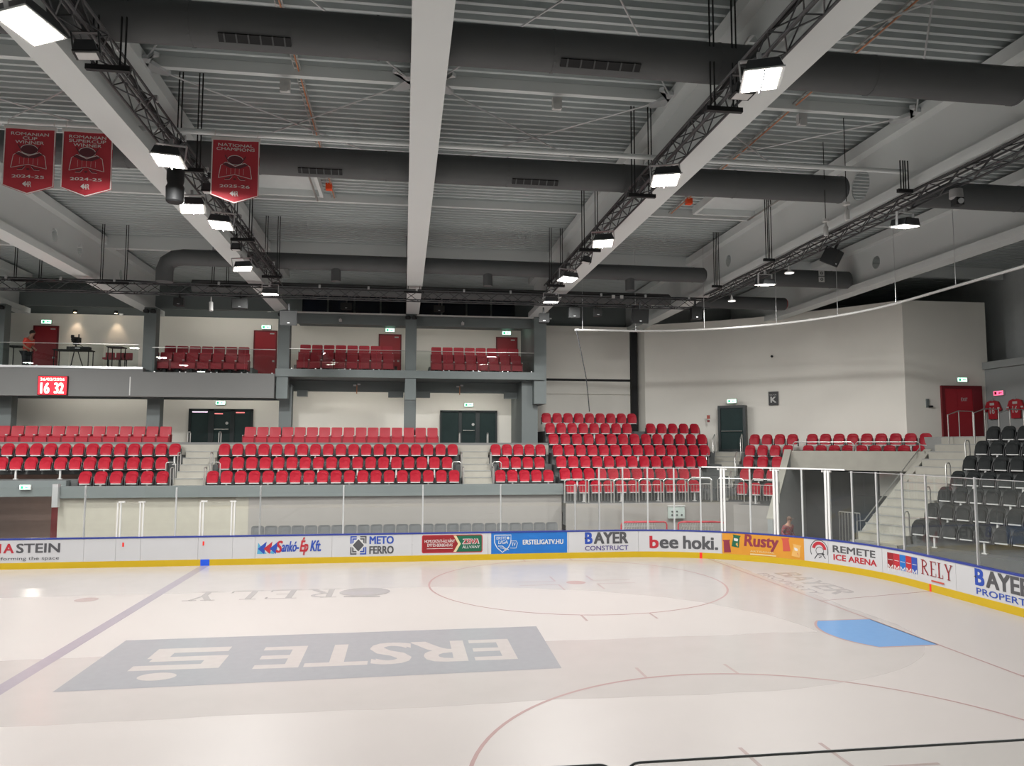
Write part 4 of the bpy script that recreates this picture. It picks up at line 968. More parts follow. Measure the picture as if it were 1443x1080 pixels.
for (a, b, n_, y, z, wh) in ((-11.15, -6.78, 8, 34.6, 7.25, 'the front row of the left balcony bay'), (-10.7, -7.0, 7, 35.5, 7.65, 'the back row of the left balcony bay'),
                             (-4.75, -0.47, 8, 34.6, 7.36, 'the front row of the middle balcony bay'), (-4.8, -0.55, 8, 35.5, 7.82, 'the back row of the middle balcony bay'),
                             (1.17, 5.38, 8, 34.6, 7.36, 'the front row of the right balcony bay'), (1.2, 5.4, 8, 35.5, 7.82, 'the back row of the right balcony bay')):
    row(lins(a, b, n_), y, z, V_, wh, VIP, 'padded_chair', GV, legs=False)
# black seats at the right: seven rows rising to the right
A20 = math.radians(20); UP = Vector((math.cos(A20), math.sin(A20), 0)); AL = Vector((math.sin(A20), -math.cos(A20), 0))
BR = math.atan2(AL.y, AL.x)
BP = [Vector((16.8, 23.5, 0))+UP*0.75*k for k in range(8)]; BZ = [0.92+0.525*k for k in range(8)]
BM = Matrix(((AL.x, UP.x, 0, 16.8), (AL.y, UP.y, 0, 23.5), (0, 0, 1, 0), (0, 0, 0, 1)))
tb = thing('seating_terrace', 'shade-toned concrete terrace under the black seats at the right', 'grandstand', (0, 0, 0), 0, 'concrete seating terraces')
for k in range(8): MB().box(-0.1, 6.6, 0.75*k-0.55, 0.75*k+0.20 if k < 7 else 5.75, max(0, BZ[k]-1.0), BZ[k], None, BM).build('terrace_step', mat('shade-toned terrace concrete', (0.10, 0.105, 0.105), 0.8), tb)
for k in range(7):
    n_ = 12
    row([0.27+0.53*i for i in range(n_)], 0, 0, 'black folding seat', 'the %s black row from the bottom' % ORD[k], FS_BLK, 'folding_seat', 'black folding seats', BR, True, LEGB,
        lambda s, k=k: BP[k]+AL*s+Vector((0, 0, BZ[k])))
row([1.9+0.53*i for i in range(4)], 0, 0, 'black folding seat', 'the topmost black row by the hanging jerseys', FS_BLK, 'folding_seat', 'black folding seats', BR, True, LEGB, lambda s: BP[7]+AL*s+Vector((0, 0, BZ[7])))
# stairs beside them
MSR = BM @ Matrix.Translation((-1.06, -0.95, 0))
stairs('long pale concrete stairway up to the red exit door', MSR, 1.8, 15, 0.35, 4.57, 6.3, M_concl, 1.3)
o = MB().box(-3.0, -0.12, 5.3, 7.0, 3.2, 4.57, None, BM).build('landing', M_conc); tag(o, 'concrete landing in front of the red exit door', 'landing')
for k, l in enumerate((0.9, 2.1, 3.3, 4.5)):
    zz = 0.35+(l+0.3)/6.3*4.22
    q = [BM @ Vector((-0.2, l-0.95+e, h)) for e, h in ((0.0, zz), (0.0, zz+0.75), (0.06, zz+0.85), (0.2, zz+0.85), (0.26, zz+0.75), (0.26, zz))]
    rail('pale steel hoop rail on the right stairway, %s from the bottom' % ORD[k], q, group='steel hoops on the right stairway')
def lp(M, *v): return M @ Vector(v)
for (x, y, h, lab) in ((-1.45, 5.2, 1.0, 'tall steel corner post left of the red exit door'), (-0.55, 5.35, 1.05, 'steel rail post in front of the red exit door'), (0.35, 5.35, 1.0, 'steel rail post right of the red exit door')):
    rail(lab, [lp(BM, x, y-0.6, 4.0), lp(BM, x, y-0.6, 4.5+h*0.9), lp(BM, x, y+0.1, 4.57+h), lp(BM, x, y+1.0, 4.57+h), lp(BM, x, y+1.0, 4.57)], [(lp(BM, x, y+0.1, 4.57), lp(BM, x, y+0.1, 4.57+h))], group='steel rails at the exit door')
# ------------------------------------------------------------------ tunnel (vomitory)
tn = thing('stand_tunnel', 'dark players tunnel opening in the corner stand with beige lintel', 'tunnel')
MB().box(7.6, 12.62, -2.2, -1.95, 3.22, 4.0, None, CM).build('lintel', M_concl, tn)
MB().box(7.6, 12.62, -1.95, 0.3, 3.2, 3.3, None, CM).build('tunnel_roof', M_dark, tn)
def sidewall(s, t, m):
    P = [(-2.2, 4.0), (-5.1, 1.35), (-5.1, 0), (0.3, 0), (0.3, 3.3), (-2.2, 3.3)]
    return MB().prism(P, s-t/2, s+t/2, lambda a, b, h: CM @ Vector((h, a, b)))
sidewall(7.5, 0.2, 0).build('side_wall', M_wallg, tn)
RW = [(4.25, 4.02), (0.55, 1.15), (0.55, 0), (4.25, 0)]
MB().prism(RW, -2.22, -2.02, lambda a, b, h: BM @ Vector((h, a, b))).build('side_wall', M_wallg, tn)
MB().prism([(4.3, 4.03), (0.5, 1.12), (0.5, 1.18), (4.3, 4.09)], -2.27, -1.97, lambda a, b, h: BM @ Vector((h, a, b))).build('coping', M_concl, tn)
MB().box(12.4, 12.6, -2.0, 0.3, 0, 3.3, None, CM).build('side_wall', M_wallg, tn)
MB().box(7.4, 7.62, -2.2, 0.0, 3.98, 4.03, None, CM).build('coping', M_concl, tn)
for s in (7.5,): MB().prism([(-2.2, 4.0), (-5.1, 1.35), (-5.1, 1.40), (-2.2, 4.06)], s-0.14, s+0.14, lambda a, b, h: CM @ Vector((h, a, b))).build('coping', M_concl, tn)
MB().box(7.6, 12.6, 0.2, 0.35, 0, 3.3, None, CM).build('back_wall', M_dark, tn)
MB().box(9.6, 10.9, 0.1, 0.2, 0, 2.1, None, CM).build('inner_door', M_doorg, tn)
for (a, b, lab) in ((7.7, 10.05, 'left'), (10.15, 12.45, 'right')):
    q = [cpt(a, 2.1, 3.98), cpt(a, 2.1, 4.30), cpt(a+0.07, 2.1, 4.37), cpt(b-0.07, 2.1, 4.37), cpt(b, 2.1, 4.30), cpt(b, 2.1, 3.98)]
    rail('%s steel guard rail on top of the tunnel lintel' % lab, q, group='steel rails above the tunnel')
rail('sloping steel handrail on the right wall of the tunnel', [BM @ Vector((-2.3, 4.1, 4.15)), BM @ Vector((-2.3, 0.7, 1.5)), BM @ Vector((-2.3, 0.3, 1.5)), BM @ Vector((-2.3, 0.25, 0.0))])
# barrier with bars by the tunnel mouth
bt = thing('bar_barrier', 'low steel barrier with vertical bars beside the tunnel mouth', 'barrier')
q0, q1 = BM @ Vector((-3.3, 0.6, 0)), BM @ Vector((-2.4, 0.6, 0))
for k in range(8):
    a = q0.lerp(q1, k/7); MB().tube((a.x, a.y, 0), (a.x, a.y, 1.75), 0.012, 6).build('bar', M_steel, bt)
MB().tube((q0.x, q0.y, 1.75), (q1.x, q1.y, 1.75), 0.02, 6).build('top_rail', M_steel, bt)
# barred gates before the front row
def bar_gate(lab, M, w_):
    t = thing('barrier_gate', lab, 'barrier', (0, 0, 0), 0, 'barred gates before the front row')
    h0, h1 = 1.92, 2.86
    fr = [(-w_/2, h0), (-w_/2, h1-0.08), (-w_/2+0.08, h1), (w_/2-0.08, h1), (w_/2, h1-0.08), (w_/2, h0)]
    MB().pipe([M @ Vector((a, 0, b)) for a, b in fr], 0.027, 6).build('frame', M_steel, t)
    MB().tube(M @ Vector((-w_/2, 0, 2.62)), M @ Vector((w_/2, 0, 2.62)), 0.014, 6).build('mid_rail', M_steel, t)
    n_ = max(3, int(w_/0.12)); bm_ = MB().tube((0, 0, 2.0), (0, 0, 2.62), 0.008, 5).mesh('bar', M_steel)
    for k in range(1, n_):
        o = link('bar', bm_, t); o.matrix_local = M @ Matrix.Translation((-w_/2+w_*k/n_, 0, 0))
    return t
gs = [6.35, 7.33, 8.38, 9.42, 10.46, 11.5, 12.6]
for i in range(6): bar_gate('white barred gate before the front row, %s' % ordw(i, 6), Matrix.Translation(((gs[i]+gs[i+1])/2-0.02, 29.95, 0)), gs[i+1]-gs[i]-0.12)
for i, s in enumerate((4.0, 5.35, 6.75)): bar_gate('white barred gate at the corner, %s of three' % ordw(i, 3), CM @ Matrix.Translation((s+0.35, -4.28, 0)), 1.1)
# grey bench seats just behind the boards
bs = [('backrest', shell(0.46, 0.40, 0.09, 0.03, 0.82, 0.1, 0.03, 0.1).mesh('backrest', M_seatg, True)), ('seat_pan', MB().box(-0.21, 0.21, -0.25, 0.12, 0.42, 0.47).mesh('seat_pan', M_seatg)), ('leg', MB().box(-0.03, 0.03, -0.1, 0.1, 0.0, 0.45).mesh('leg', M_bracket))]
row(lins(-5.55, 6.0, 24), 29.35, 0.0, 'grey plastic bench seat', 'the row just behind the far boards', bs, 'plastic_chair', 'grey bench seats behind the boards', legs=False)
# goal frames parked behind the glass
def goal(lab, x, y, rz):
    t = thing('hockey_goal', lab, 'hockey goal', (x, y, 0), rz, 'parked hockey goals')
    mr = mat('red goal pipe', (0.5, 0.03, 0.05), 0.4)
    MB().pipe([(-0.92, 0, 0), (-0.92, 0, 1.12), (-0.88, 0, 1.2), (-0.80, 0, 1.22), (0.80, 0, 1.22), (0.88, 0, 1.2), (0.92, 0, 1.12), (0.92, 0, 0)], 0.03, 8).build('front_frame', mr, t, smooth=True)
    MB().pipe([(-0.92, 0, 0.03), (-0.85, 0.9, 0.03), (-0.5, 1.1, 0.03), (0.5, 1.1, 0.03), (0.85, 0.9, 0.03), (0.92, 0, 0.03)], 0.025, 8).build('base_frame', mr, t)
    MB().pipe([(-0.9, 0, 1.2), (-0.6, 0.5, 1.2), (0.6, 0.5, 1.2), (0.9, 0, 1.2)], 0.02, 8).build('top_frame', mr, t)
    mw = mat('white net cord', (0.7, 0.7, 0.68), 0.8); nm_ = MB()
    for k in range(13):
        x_ = -0.84+1.68*k/12; nm_.tube((x_*0.7, 0.5, 1.2), (x_, 1.0, 0.04), 0.006, 4)
    for k in range(7):
        f = k/6; nm_.tube((-0.6-0.25*f, 0.5+0.5*f, 1.2-1.16*f), (0.6+0.25*f, 0.5+0.5*f, 1.2-1.16*f), 0.006, 4)
    o = nm_.build('net', mw, t); o['kind'] = 'stuff'
goal('red hockey goal frame parked behind the boards, left one', 9.35, 29.0, 0.0); goal('red hockey goal frame parked behind the boards, right one', 11.6, 28.75, -0.12)
t = thing('control_box', 'pale green control box on the wall behind the corner glass', 'box', (10.95, 29.8, 1.5))
MB().box(-0.33, 0.33, -0.1, 0.05, -0.22, 0.26).build('housing', mat('pale green enamel', (0.45, 0.52, 0.49), 0.5), t); MB().box(-0.35, 0.35, -0.12, 0.05, 0.26, 0.30).build('lid', M_white, t)
for k in range(5): MB().tube((-0.2+0.2*(k % 3), -0.1, -0.08+0.14*(k//3)), (-0.2+0.2*(k % 3), -0.13, -0.08+0.14*(k//3)), 0.035, 8).build('socket', M_dark, t)
# ================================================================== BALCONY AND COLUMNS
bl = thing('balcony', 'projecting grey balcony with deep fascia behind the clock', 'balcony', (0, 0, 0), 0, 'far balconies')
MB().box(-30, -5.55, 33.6, 33.9, 6.22, 7.27).build('fascia', M_structl, bl)
MB().box(-30, -5.55, 33.9, 38.0, 6.9, 7.25).build('slab', M_struct, bl)
MB().box(-30, -10.9, 33.55, 33.62, 7.38, 7.47).build('ledge', M_alu, bl)
MB().box(-30, -10.9, 33.62, 33.95, 7.25, 7.44).build('kerb', M_structl, bl)
MB().box(-11.40, -11.36, 33.585, 33.605, 6.27, 7.05).build('conduit', M_white, bl)
MB().box(-30, -5.55, 35.9, 36.15, 6.25, 6.9).build('downstand_beam', M_struct, bl)
br = thing('balcony', 'slim grey balcony slab between the columns on the right', 'balcony', (0, 0, 0), 0, 'far balconies')
MB().box(-5.55, 6.3, 33.9, 38.0, 7.18, 7.36).build('slab', M_struct, br)
MB().box(-5.55, 6.3, 33.85, 34.0, 7.18, 7.52).build('edge_beam', mat('mid grey green paint', (0.155, 0.182, 0.182), 0.5), br)
MB().box(-5.3, 5.6, 36.0, 36.3, 6.70, 7.2).build('downstand_beam', M_struct, br)
for (a, b) in ((-4.9, -4.45), (-0.75, -0.05), (0.55, 1.2), (4.75, 5.4)): MB().box(a, b, 35.9, 36.3, 6.45, 6.75).build('haunch', M_struct, br)
# risers for the back balcony rows
for (a, b, z0, z1, lab) in ((-11.2, -6.75, 7.25, 7.65, 'left'), (-4.95, -0.35, 7.36, 7.82, 'middle'), (1.1, 5.5, 7.36, 7.82, 'right')):
    o = MB().box(a, b, 35.05, 36.4, z0, z1).build('riser_step', M_wallg); tag(o, 'dark riser step under the back chairs of the %s balcony bay' % lab, 'step', 'balcony risers')
# columns
def column(lab, x, w_, y0, y1, z0, z1, base=True):
    t = thing('column', lab, 'column', (0, 0, 0), 0, 'grey columns')
    MB().box(x-w_/2, x+w_/2, y0, y1, z0, z1).build('shaft', M_struct, t)
    return t
for (x, lab) in ((-16.85, 'grey column at the far left edge'), (-10.85, 'grey column between the clock and the left balcony chairs'), (-5.27, 'grey column left of the middle balcony chairs'), (0.26, 'grey column under the middle roof girder')):
    c = column(lab, x, 0.5, 34.1, 34.6, 7.3, 10.1)
    MB().box(x-0.27, x+0.27, 35.0, 35.5, 3.95, 6.9).build('lower_shaft', M_struct, c)
    MB().box(x-0.24, x+0.24, 33.92, 34.3, 6.22, 7.2).build('bracket', mat('mid grey green paint', (0.155, 0.182, 0.182), 0.5), c)
    for s in (-1, 1): MB().lathe([(0.11, 0), (0.13, 0.1), (0.06, 0.16)], 12, M=Matrix.Translation((x+s*0.14, 34.0, 9.85))).build('downlight', M_black, c)
c = thing('column', 'wide grey end column right of the balcony chairs', 'column', (0, 0, 0), 0, 'grey columns')
MB().box(5.85, 6.42, 34.0, 38.0, 6.1, 10.12).build('upper_pier', mat('mid grey green paint', (0.155, 0.182, 0.182), 0.5), c)
MB().box(5.36, 6.1, 34.5, 38.0, 3.4, 7.2).build('lower_pier', M_struct, c)
MB().box(11.58, 11.9, 37.7, 38.0, 4.5, 10.4).build('post', M_black, column('thin black column at the left end of the curved wall', 11.74, 0.2, 37.75, 37.98, 4.4, 10.4))
# fascia over the balcony with pale conduit, dark windows above
o = MB().box(-5.1, 6.4, 34.6, 34.75, 9.64, 10.05).build('balcony_fascia', M_struct); tag(o, 'grey fascia strip above the balcony chairs', 'fascia')
o = MB().box(-5.1, 6.6, 34.5, 38.0, 10.05, 10.12).build('balcony_soffit', M_struct); tag(o, 'thin grey ceiling slab above the balcony', 'soffit')
o = MB().box(-5.07, 6.7, 34.15, 34.22, 10.04, 10.10).build('conduit_rail', M_white); tag(o, 'long thin white rail across the top of the balcony', 'rail')
for i, (a, b) in enumerate(((-5.1, 0.05), (0.55, 5.6))):
    wn = struct('window_%d' % (i+1), MB().box(a, b, 38.2, 38.34, 10.4, 11.75), M_window, 'dark night window band above the balcony')
    n_ = 4
    for k in range(n_+1): MB().box(a+(b-a)*k/n_-0.04, a+(b-a)*k/n_+0.04, 38.12, 38.2, 10.4, 11.75).build('mullion', M_struct, wn)
    MB().box(a, b, 38.12, 38.2, 10.38, 10.46).build('sill', M_struct, wn)
o = MB().box(-30, -5.55, 36.0, 36.2, 10.40, 10.98).build('soffit_beam', M_struct); tag(o, 'dark grey beam above the left balcony wall', 'beam')
# glass railings of the balcony
def balustrade(lab, x0, x1, y, z0, z1, n_):
    t = thing('glass_railing', lab, 'railing', (0, 0, 0), 0, 'balcony glass railings')
    for k in range(n_):
        a = x0+(x1-x0)*k/n_; b = x0+(x1-x0)*(k+1)/n_
        MB().box(a+0.01, b-0.01, y, y+0.014, z0, z1).build('glass_pane', M_glassb, t)
        for xx in (a+0.12, b-0.12): MB().box(xx-0.025, xx+0.025, y-0.012, y+0.03, z0-0.02, z0+0.05).build('clamp', M_alu, t)
    MB().box(x0, x1, y-0.012, y+0.026, z1, z1+0.022).build('hand_rail', M_steel, t)
balustrade('clear glass railing before the press tables, above the clock', -16.6, -11.15, 33.75, 7.46, 8.42, 4)
balustrade('clear glass railing of the left balcony chairs', -10.6, -5.55, 33.75, 7.27, 8.32, 4)
balustrade('clear glass railing of the middle balcony chairs', -5.0, 0.0, 33.95, 7.52, 8.4, 4)
balustrade('clear glass railing of the right balcony chairs', 0.52, 5.84, 33.95, 7.52, 8.4, 4)

# ================================================================== DOORS AND SIGNS
def exit_sign(lab, M, w_=0.42, h_=0.16, red=False):
    t = thing('exit_sign', lab, 'exit sign', (0, 0, 0), 0, 'lit exit signs'); t.matrix_world = M
    MB().box(-w_/2-0.02, w_/2+0.02, -0.08, 0.0, -h_/2-0.02, h_/2+0.02).build('housing', M_white, t)
    MB().box(-w_/2, w_/2, -0.09, -0.08, -h_/2, h_/2).build('lit_face', M_exitr if red else M_exit, t)
    p = Print(lambda a, b, l: (a, -0.091-l, b), 0.001); mg = M_redd if red else M_exitg
    p.rect(-w_*0.40, -w_*0.16, -h_*0.35, h_*0.35, mg); p.poly([(w_*0.02, 0), (w_*0.16, h_*0.32), (w_*0.16, -h_*0.32)], mg); p.rect(w_*0.14, w_*0.4, -h_*0.1, h_*0.1, mg); p.build('pictogram', t)
    return t
def T(x, y, z): return Matrix.Translation((x, y, z))
exit_sign('green exit sign above the left glass doors', T(-8.72, 37.98, 6.22)); exit_sign('green exit sign above the right glass doors', T(3.2, 37.98, 6.23))
exit_sign('green exit sign above the red door of the left balcony', T(-6.7, 37.98, 9.93)); exit_sign('green exit sign above the red door behind the middle balcony chairs', T(-0.75, 37.98, 9.92))
exit_sign('green exit sign above the red door behind the right balcony chairs', T(5.1, 37.98, 9.9)); exit_sign('green exit sign above the red door behind the standing man', T(-16.65, 37.98, 9.95))
exit_sign('white exit sign in the passage at the left edge', T(-14.15, 31.28, 2.60), 0.36, 0.15)
exit_sign('green exit sign above the single door in the curved wall', CM @ T(4.32, -0.05+0.42, 6.33)); exit_sign('green exit sign above the red exit door', T(23.3, 28.98, 7.0)); exit_sign('red lit sign on the dark wall at the right edge', T(24.43, 28.2, 6.4) @ Matrix.Rotation(-PI/2, 4, 'Z'), 0.5, 0.17, True)
def red_door(lab, x, y, z, w_, h_, fw=0.06):
    t = thing('door', lab, 'door', (x, y, z), 0, 'red doors')
    MB().box(-w_/2, w_/2, -0.06, 0.0, 0, h_).build('leaf', M_redd, t)
    for (a, b, c, d_) in ((-w_/2-fw, -w_/2, 0, h_+fw), (w_/2, w_/2+fw, 0, h_+fw), (-w_/2, w_/2, h_, h_+fw)): MB().box(a, b, -0.08, 0.0, c, d_).build('frame', mat('dark red frame', (0.16, 0.01, 0.015), 0.5), t)
    MB().box(w_/2-0.14, w_/2-0.04, -0.11, -0.06, 0.98, 1.06).build('handle', M_white, t); MB().box(w_/2-0.28, w_/2-0.08, -0.09, -0.06, h_-0.12, h_-0.06).build('door_closer', M_white, t)
    return t
red_door('red door at the right end of the left balcony bay', -6.73, 38.0, 7.25, 0.98, 2.46); red_door('red door behind the middle balcony chairs', -0.74, 38.0, 7.36, 1.0, 2.3)
red_door('red door behind the right balcony chairs', 5.12, 38.0, 7.36, 0.98, 2.28); red_door('red door behind the standing man on the balcony', -16.66, 38.0, 7.25, 0.98, 2.46)
def glass_doors(lab, x0, x1, z0, z1, xs, leaf, warm):
    t = thing('glass_door', lab, 'door', (0, 0, 0), 0, 'dark glass doors')
    y = 38.0
    MB().box(x0, x1, y-0.05, y, z0, z1).build('glass', M_panel, t)
    fr = MB(); fr.box(x0, x1, y-0.1, y-0.04, z1-0.09, z1)
    fr.build('head_frame', M_doorg, t)
    for x in xs: MB().box(x[0], x[1], y-0.1, y-0.04, z0, z1).build('stile', M_doorg, t)
    MB().box(x0, x1, y-0.1, y-0.04, z0, z0+0.22).build('bottom_rail', M_doorg, t)
    a, b = leaf
    MB().tube((a+0.05, y-0.16, z0+1.0), (b-0.05, y-0.16, z0+1.0), 0.025, 8).build('push_bar', M_steel, t)
    p = Print(lambda u, v, l: (u, y-0.055-l, v), 0.002); p.ellipse((a+b)/2+0.22, z0+1.3, 0.07, 0.07, M_white, 14); p.build('round_sticker', t)
    for (u0, u1, vz, c) in warm: MB().box(u0, u1, y-0.062, y-0.05, vz-0.025, vz+0.025).build('inner_light_strip', c, t)
    return t
L1 = emis('pinkish strip light', (1.0, 0.75, 0.95), 0.9); L2 = emis('red strip light', (1.0, 0.25, 0.25), 0.8)
glass_doors('dark framed glass doors with lit strips, left of the middle block', -10.15, -7.2, 3.95, 5.93, ((-10.15, -10.05), (-9.25, -9.0), (-8.25, -8.05), (-7.3, -7.2)), (-9.0, -8.25), ((-10.0, -9.3, 5.78, L1), (-8.98, -8.6, 5.70, L2), (-8.0, -7.6, 5.76, L2)))
glass_doors('dark glass doors with push bar under the balcony, right', 1.78, 4.64, 3.95, 5.95, ((1.78, 1.86), (2.7, 2.86), (3.55, 3.75), (4.56, 4.64)), (2.86, 3.55), ())
# single door in the curved wall
MD = CM @ T(4.32, 0.42, 0)
t = thing('glass_door', 'single dark glass door in the curved corner wall', 'door', (0, 0, 0), 0, 'dark glass doors')
MB().box(-0.6, 0.6, -0.16, 0.1, 3.93, 6.07, None, MD).build('glass', M_panel, t)
for (a, b, c, d_) in ((-0.66, -0.54, 3.93, 6.12), (0.54, 0.66, 3.93, 6.12), (-0.54, 0.54, 6.0, 6.12), (-0.54, 0.54, 3.93, 4.05)): MB().box(a, b, -0.22, 0.1, c, d_, None, MD).build('frame', M_doorg, t)
MB().tube(MD @ Vector((-0.5, -0.24, 4.9)), MD @ Vector((0.5, -0.24, 4.9)), 0.022, 8).build('push_bar', M_steel, t)
# red exit double door
t = thing('door', 'wide red exit door at the top of the right stairway', 'door', (0, 0, 0), 0, 'red doors')
MB().box(22.45, 23.05, 28.93, 29.0, 4.57, 6.62).build('leaf', M_redd, t); MB().box(23.06, 23.75, 28.93, 29.0, 4.57, 6.62).build('leaf', M_redd, t)
for (a, b, c, d_) in ((22.32, 22.45, 4.57, 6.75), (23.75, 24.2, 4.57, 6.75), (22.45, 23.75, 6.62, 6.75)): MB().box(a, b, 28.9, 29.0, c, d_).build('frame', mat('dark red frame', (0.16, 0.01, 0.015), 0.5), t)
p = Print(lambda a, b, l: (a, 28.928-l, b), 0.002); p.text('EXIT', 23.22, 23.52, 6.1, 6.24, M_white, 0.012); p.build('lettering', t)
# K sector sign
t = thing('sector_sign', 'black sector sign with a white letter K on the curved wall', 'sign'); t.matrix_world = CM @ T(6.15, 0.78, 6.42)
MB().box(-0.22, 0.22, -0.06, 0.0, -0.32, 0.32).build('plate', mat('sign charcoal', (0.03, 0.032, 0.034), 0.5), t)
p = Print(lambda a, b, l: (a, -0.06-l, b), 0.002); p.text('K', -0.13, 0.14, -0.2, 0.08, M_white, 0.07); p.text('SECTOR', -0.16, 0.16, 0.14, 0.2, M_white, 0.0); p.build('lettering', t)
t = thing('fire_alarm', 'small red fire alarm plate left of the corner door', 'alarm'); t.matrix_world = CM @ T(3.2, 0.22, 5.5)
MB().box(-0.07, 0.07, -0.06, 0, 0.0, 0.18).build('sign_plate', C_pink, t); MB().box(-0.05, 0.05, -0.08, 0, -0.16, -0.05).build('call_box', C_dr, t)
t = thing('wall_sensor', 'tiny dark dome sensor high on the curved wall', 'sensor'); t.matrix_world = CM @ T(6.12, 0.80, 8.41) @ Matrix.Rotation(PI/2, 4, 'X')
MB().lathe([(0.06, 0), (0.055, 0.05), (0.03, 0.09), (0.005, 0.1)], 12).build('dome', M_black, t)
t = thing('wall_hook', 'small dark wall handle left of the red exit door', 'fitting', (21.7, 29.0, 6.0)); MB().box(-0.06, 0.06, -0.06, 0, -0.18, 0.18).build('back_plate', M_struct, t); MB().box(0.02, 0.18, -0.12, -0.05, -0.18, -0.1).build('lever', M_black, t)
# LED clock
t = thing('led_clock', 'glowing red date and time display on the balcony fascia', 'clock', (-14.35, 33.6, 6.64))
MB().box(-0.57, 0.57, -0.12, 0.0, -0.40, 0.40).build('housing', mat('clock housing', (0.10, 0.005, 0.01), 0.4), t); MB().box(-0.54, 0.54, -0.125, -0.12, -0.37, 0.37).build('screen', M_led, t)
p = Print(lambda a, b, l: (a, -0.126-l, b), 0.002); p.text('26/03/2026', -0.47, 0.46, 0.20, 0.31, M_ledw, 0.0); p.text('16', -0.45, -0.10, -0.33, 0.11, M_ledw, 0.05); p.text('32', 0.08, 0.45, -0.33, 0.11, M_ledw, 0.05); p.build('digits', t)
# banners
M_ban = mat('red banner cloth', (0.46, 0.035, 0.05), 0.7, var=0.12, scale=2.0); M_banw = mat('banner white print', (0.72, 0.68, 0.66), 0.7); M_band = mat('banner dark print', (0.12, 0.03, 0.04), 0.7)
def banner(lab, x0, lines, year):
    t = thing('championship_banner', lab, 'banner', (x0, 15.48, 9.03), 0, 'red championship banners')
    W_, H_ = 0.93, 1.36
    out = [(0, 0.17), (W_/2, 0), (W_, 0.17), (W_, H_-0.06), (0, H_-0.06)]
    def cl(a, b, l): return (a, 0.012*math.sin(a*9+b*2.2)-l, b)
    n1, n2 = 14, 16; vs = []; fs = []
    for j in range(n2+1):
        for i in range(n1+1):
            a = W_*i/n1; lo = 0.17*abs(a-W_/2)/(W_/2); b = lo+(H_-0.06-lo)*j/n2; vs.append(cl(a, b, 0))
    for j in range(n2):
        for i in range(n1): o = j*(n1+1)+i; fs.append((o, o+1, o+n1+2, o+n1+1))
    o = len(vs); vs += [(v[0], v[1]+0.008, v[2]) for v in vs]; fs += [tuple(reversed([k+o for k in f])) for f in fs]
    MB().add(vs, fs).build('cloth', M_ban, t, smooth=True, recalc=False)
    MB().box(-0.01, W_+0.01, -0.014, 0.02, H_-0.065, H_+0.0).build('top_hem', M_banw, t)
    for xx in (0.05, W_-0.05): MB().tube((xx, 0, H_), (xx, 0.05, H_+0.16), 0.007, 5).build('tie', M_banw, t)
    p = Print(lambda a, b, l: cl(a, b, l+0.004), 0.0004)
    p.line([(0.012, H_-0.06), (0.012, 0.178), (W_/2, 0.014), (W_-0.012, 0.178), (W_-0.012, H_-0.06)], 0.022, M_banw)
    y = H_-0.13
    hh = 0.062
    for s in lines:
        wl = min(0.74, 0.085*len(s)); p.text(s, W_/2-wl/2, W_/2+wl/2, y-hh, y, M_banw, 0.025); y -= 0.083
    # emblem: goal outline with crossed sticks, dark shape behind and puck
    cx, cy = W_/2, 0.72
    p.ellipse(cx, cy+0.17, 0.15, 0.10, M_band, 18); p.ring(cx, cy+0.17, 0.155, 0.105, 0.012, M_banw, 0, 2*PI, 24)
    p.line([(cx-0.32, cy-0.20), (cx-0.28, cy+0.05), (cx-0.18, cy+0.12), (cx, cy+0.04), (cx+0.18, cy+0.12), (cx+0.28, cy+0.05), (cx+0.32, cy-0.20)], 0.012, M_banw)
    p.poly([(cx-0.25, cy+0.08), (cx-0.18, cy+0.11), (cx, cy+0.03), (cx+0.18, cy+0.11), (cx+0.25, cy+0.08), (cx+0.1, cy+0.0), (cx-0.1, cy+0.0)], M_band)
    p.line([(cx-0.32, cy-0.20), (cx-0.18, cy-0.17), (cx, cy-0.13), (cx+0.18, cy-0.17), (cx+0.32, cy-0.20)], 0.010, M_banw)
    for k in range(5): p.line([(cx-0.16+0.08*k, cy-0.13), (cx-0.16+0.08*k, cy+0.0)], 0.004, M_banw)
    for s in (-1, 1):
        p.line([(cx+s*0.2, cy+0.26), (cx+s*0.12, cy+0.12)], 0.02, M_band); p.line([(cx+s*0.06, cy-0.16), (cx+s*0.11, cy-0.22), (cx+s*0.19, cy-0.22)], 0.022, M_band); p.line([(cx+s*0.05, cy-0.175), (cx+s*0.105, cy-0.24), (cx+s*0.2, cy-0.24)], 0.006, M_banw)
    p.ellipse(cx, cy-0.225, 0.03, 0.018, M_band, 12)
    p.text(year, cx-0.29, cx+0.29, 0.32, 0.38, M_banw, 0.045)
    p.poly([(cx-0.09, 0.20), (cx-0.02, 0.26), (cx-0.02, 0.14)], M_banw); p.text('4R', cx-0.02, cx+0.08, 0.14, 0.25, M_banw, 0.018)
    p.build('print', t)
banner('leftmost red pennant banner reading Romanian Cup Winner', -7.73, ['ROMANIAN', 'CUP', 'WINNER'], '2024-25')
banner('second red pennant banner reading Romanian Supercup Winner', -6.68, ['ROMANIAN', 'SUPERCUP', 'WINNER'], '2024-25')
banner('red pennant banner reading National Champions, beside the left truss', -3.89, ['NATIONAL', 'CHAMPIONS'], '2025-26')

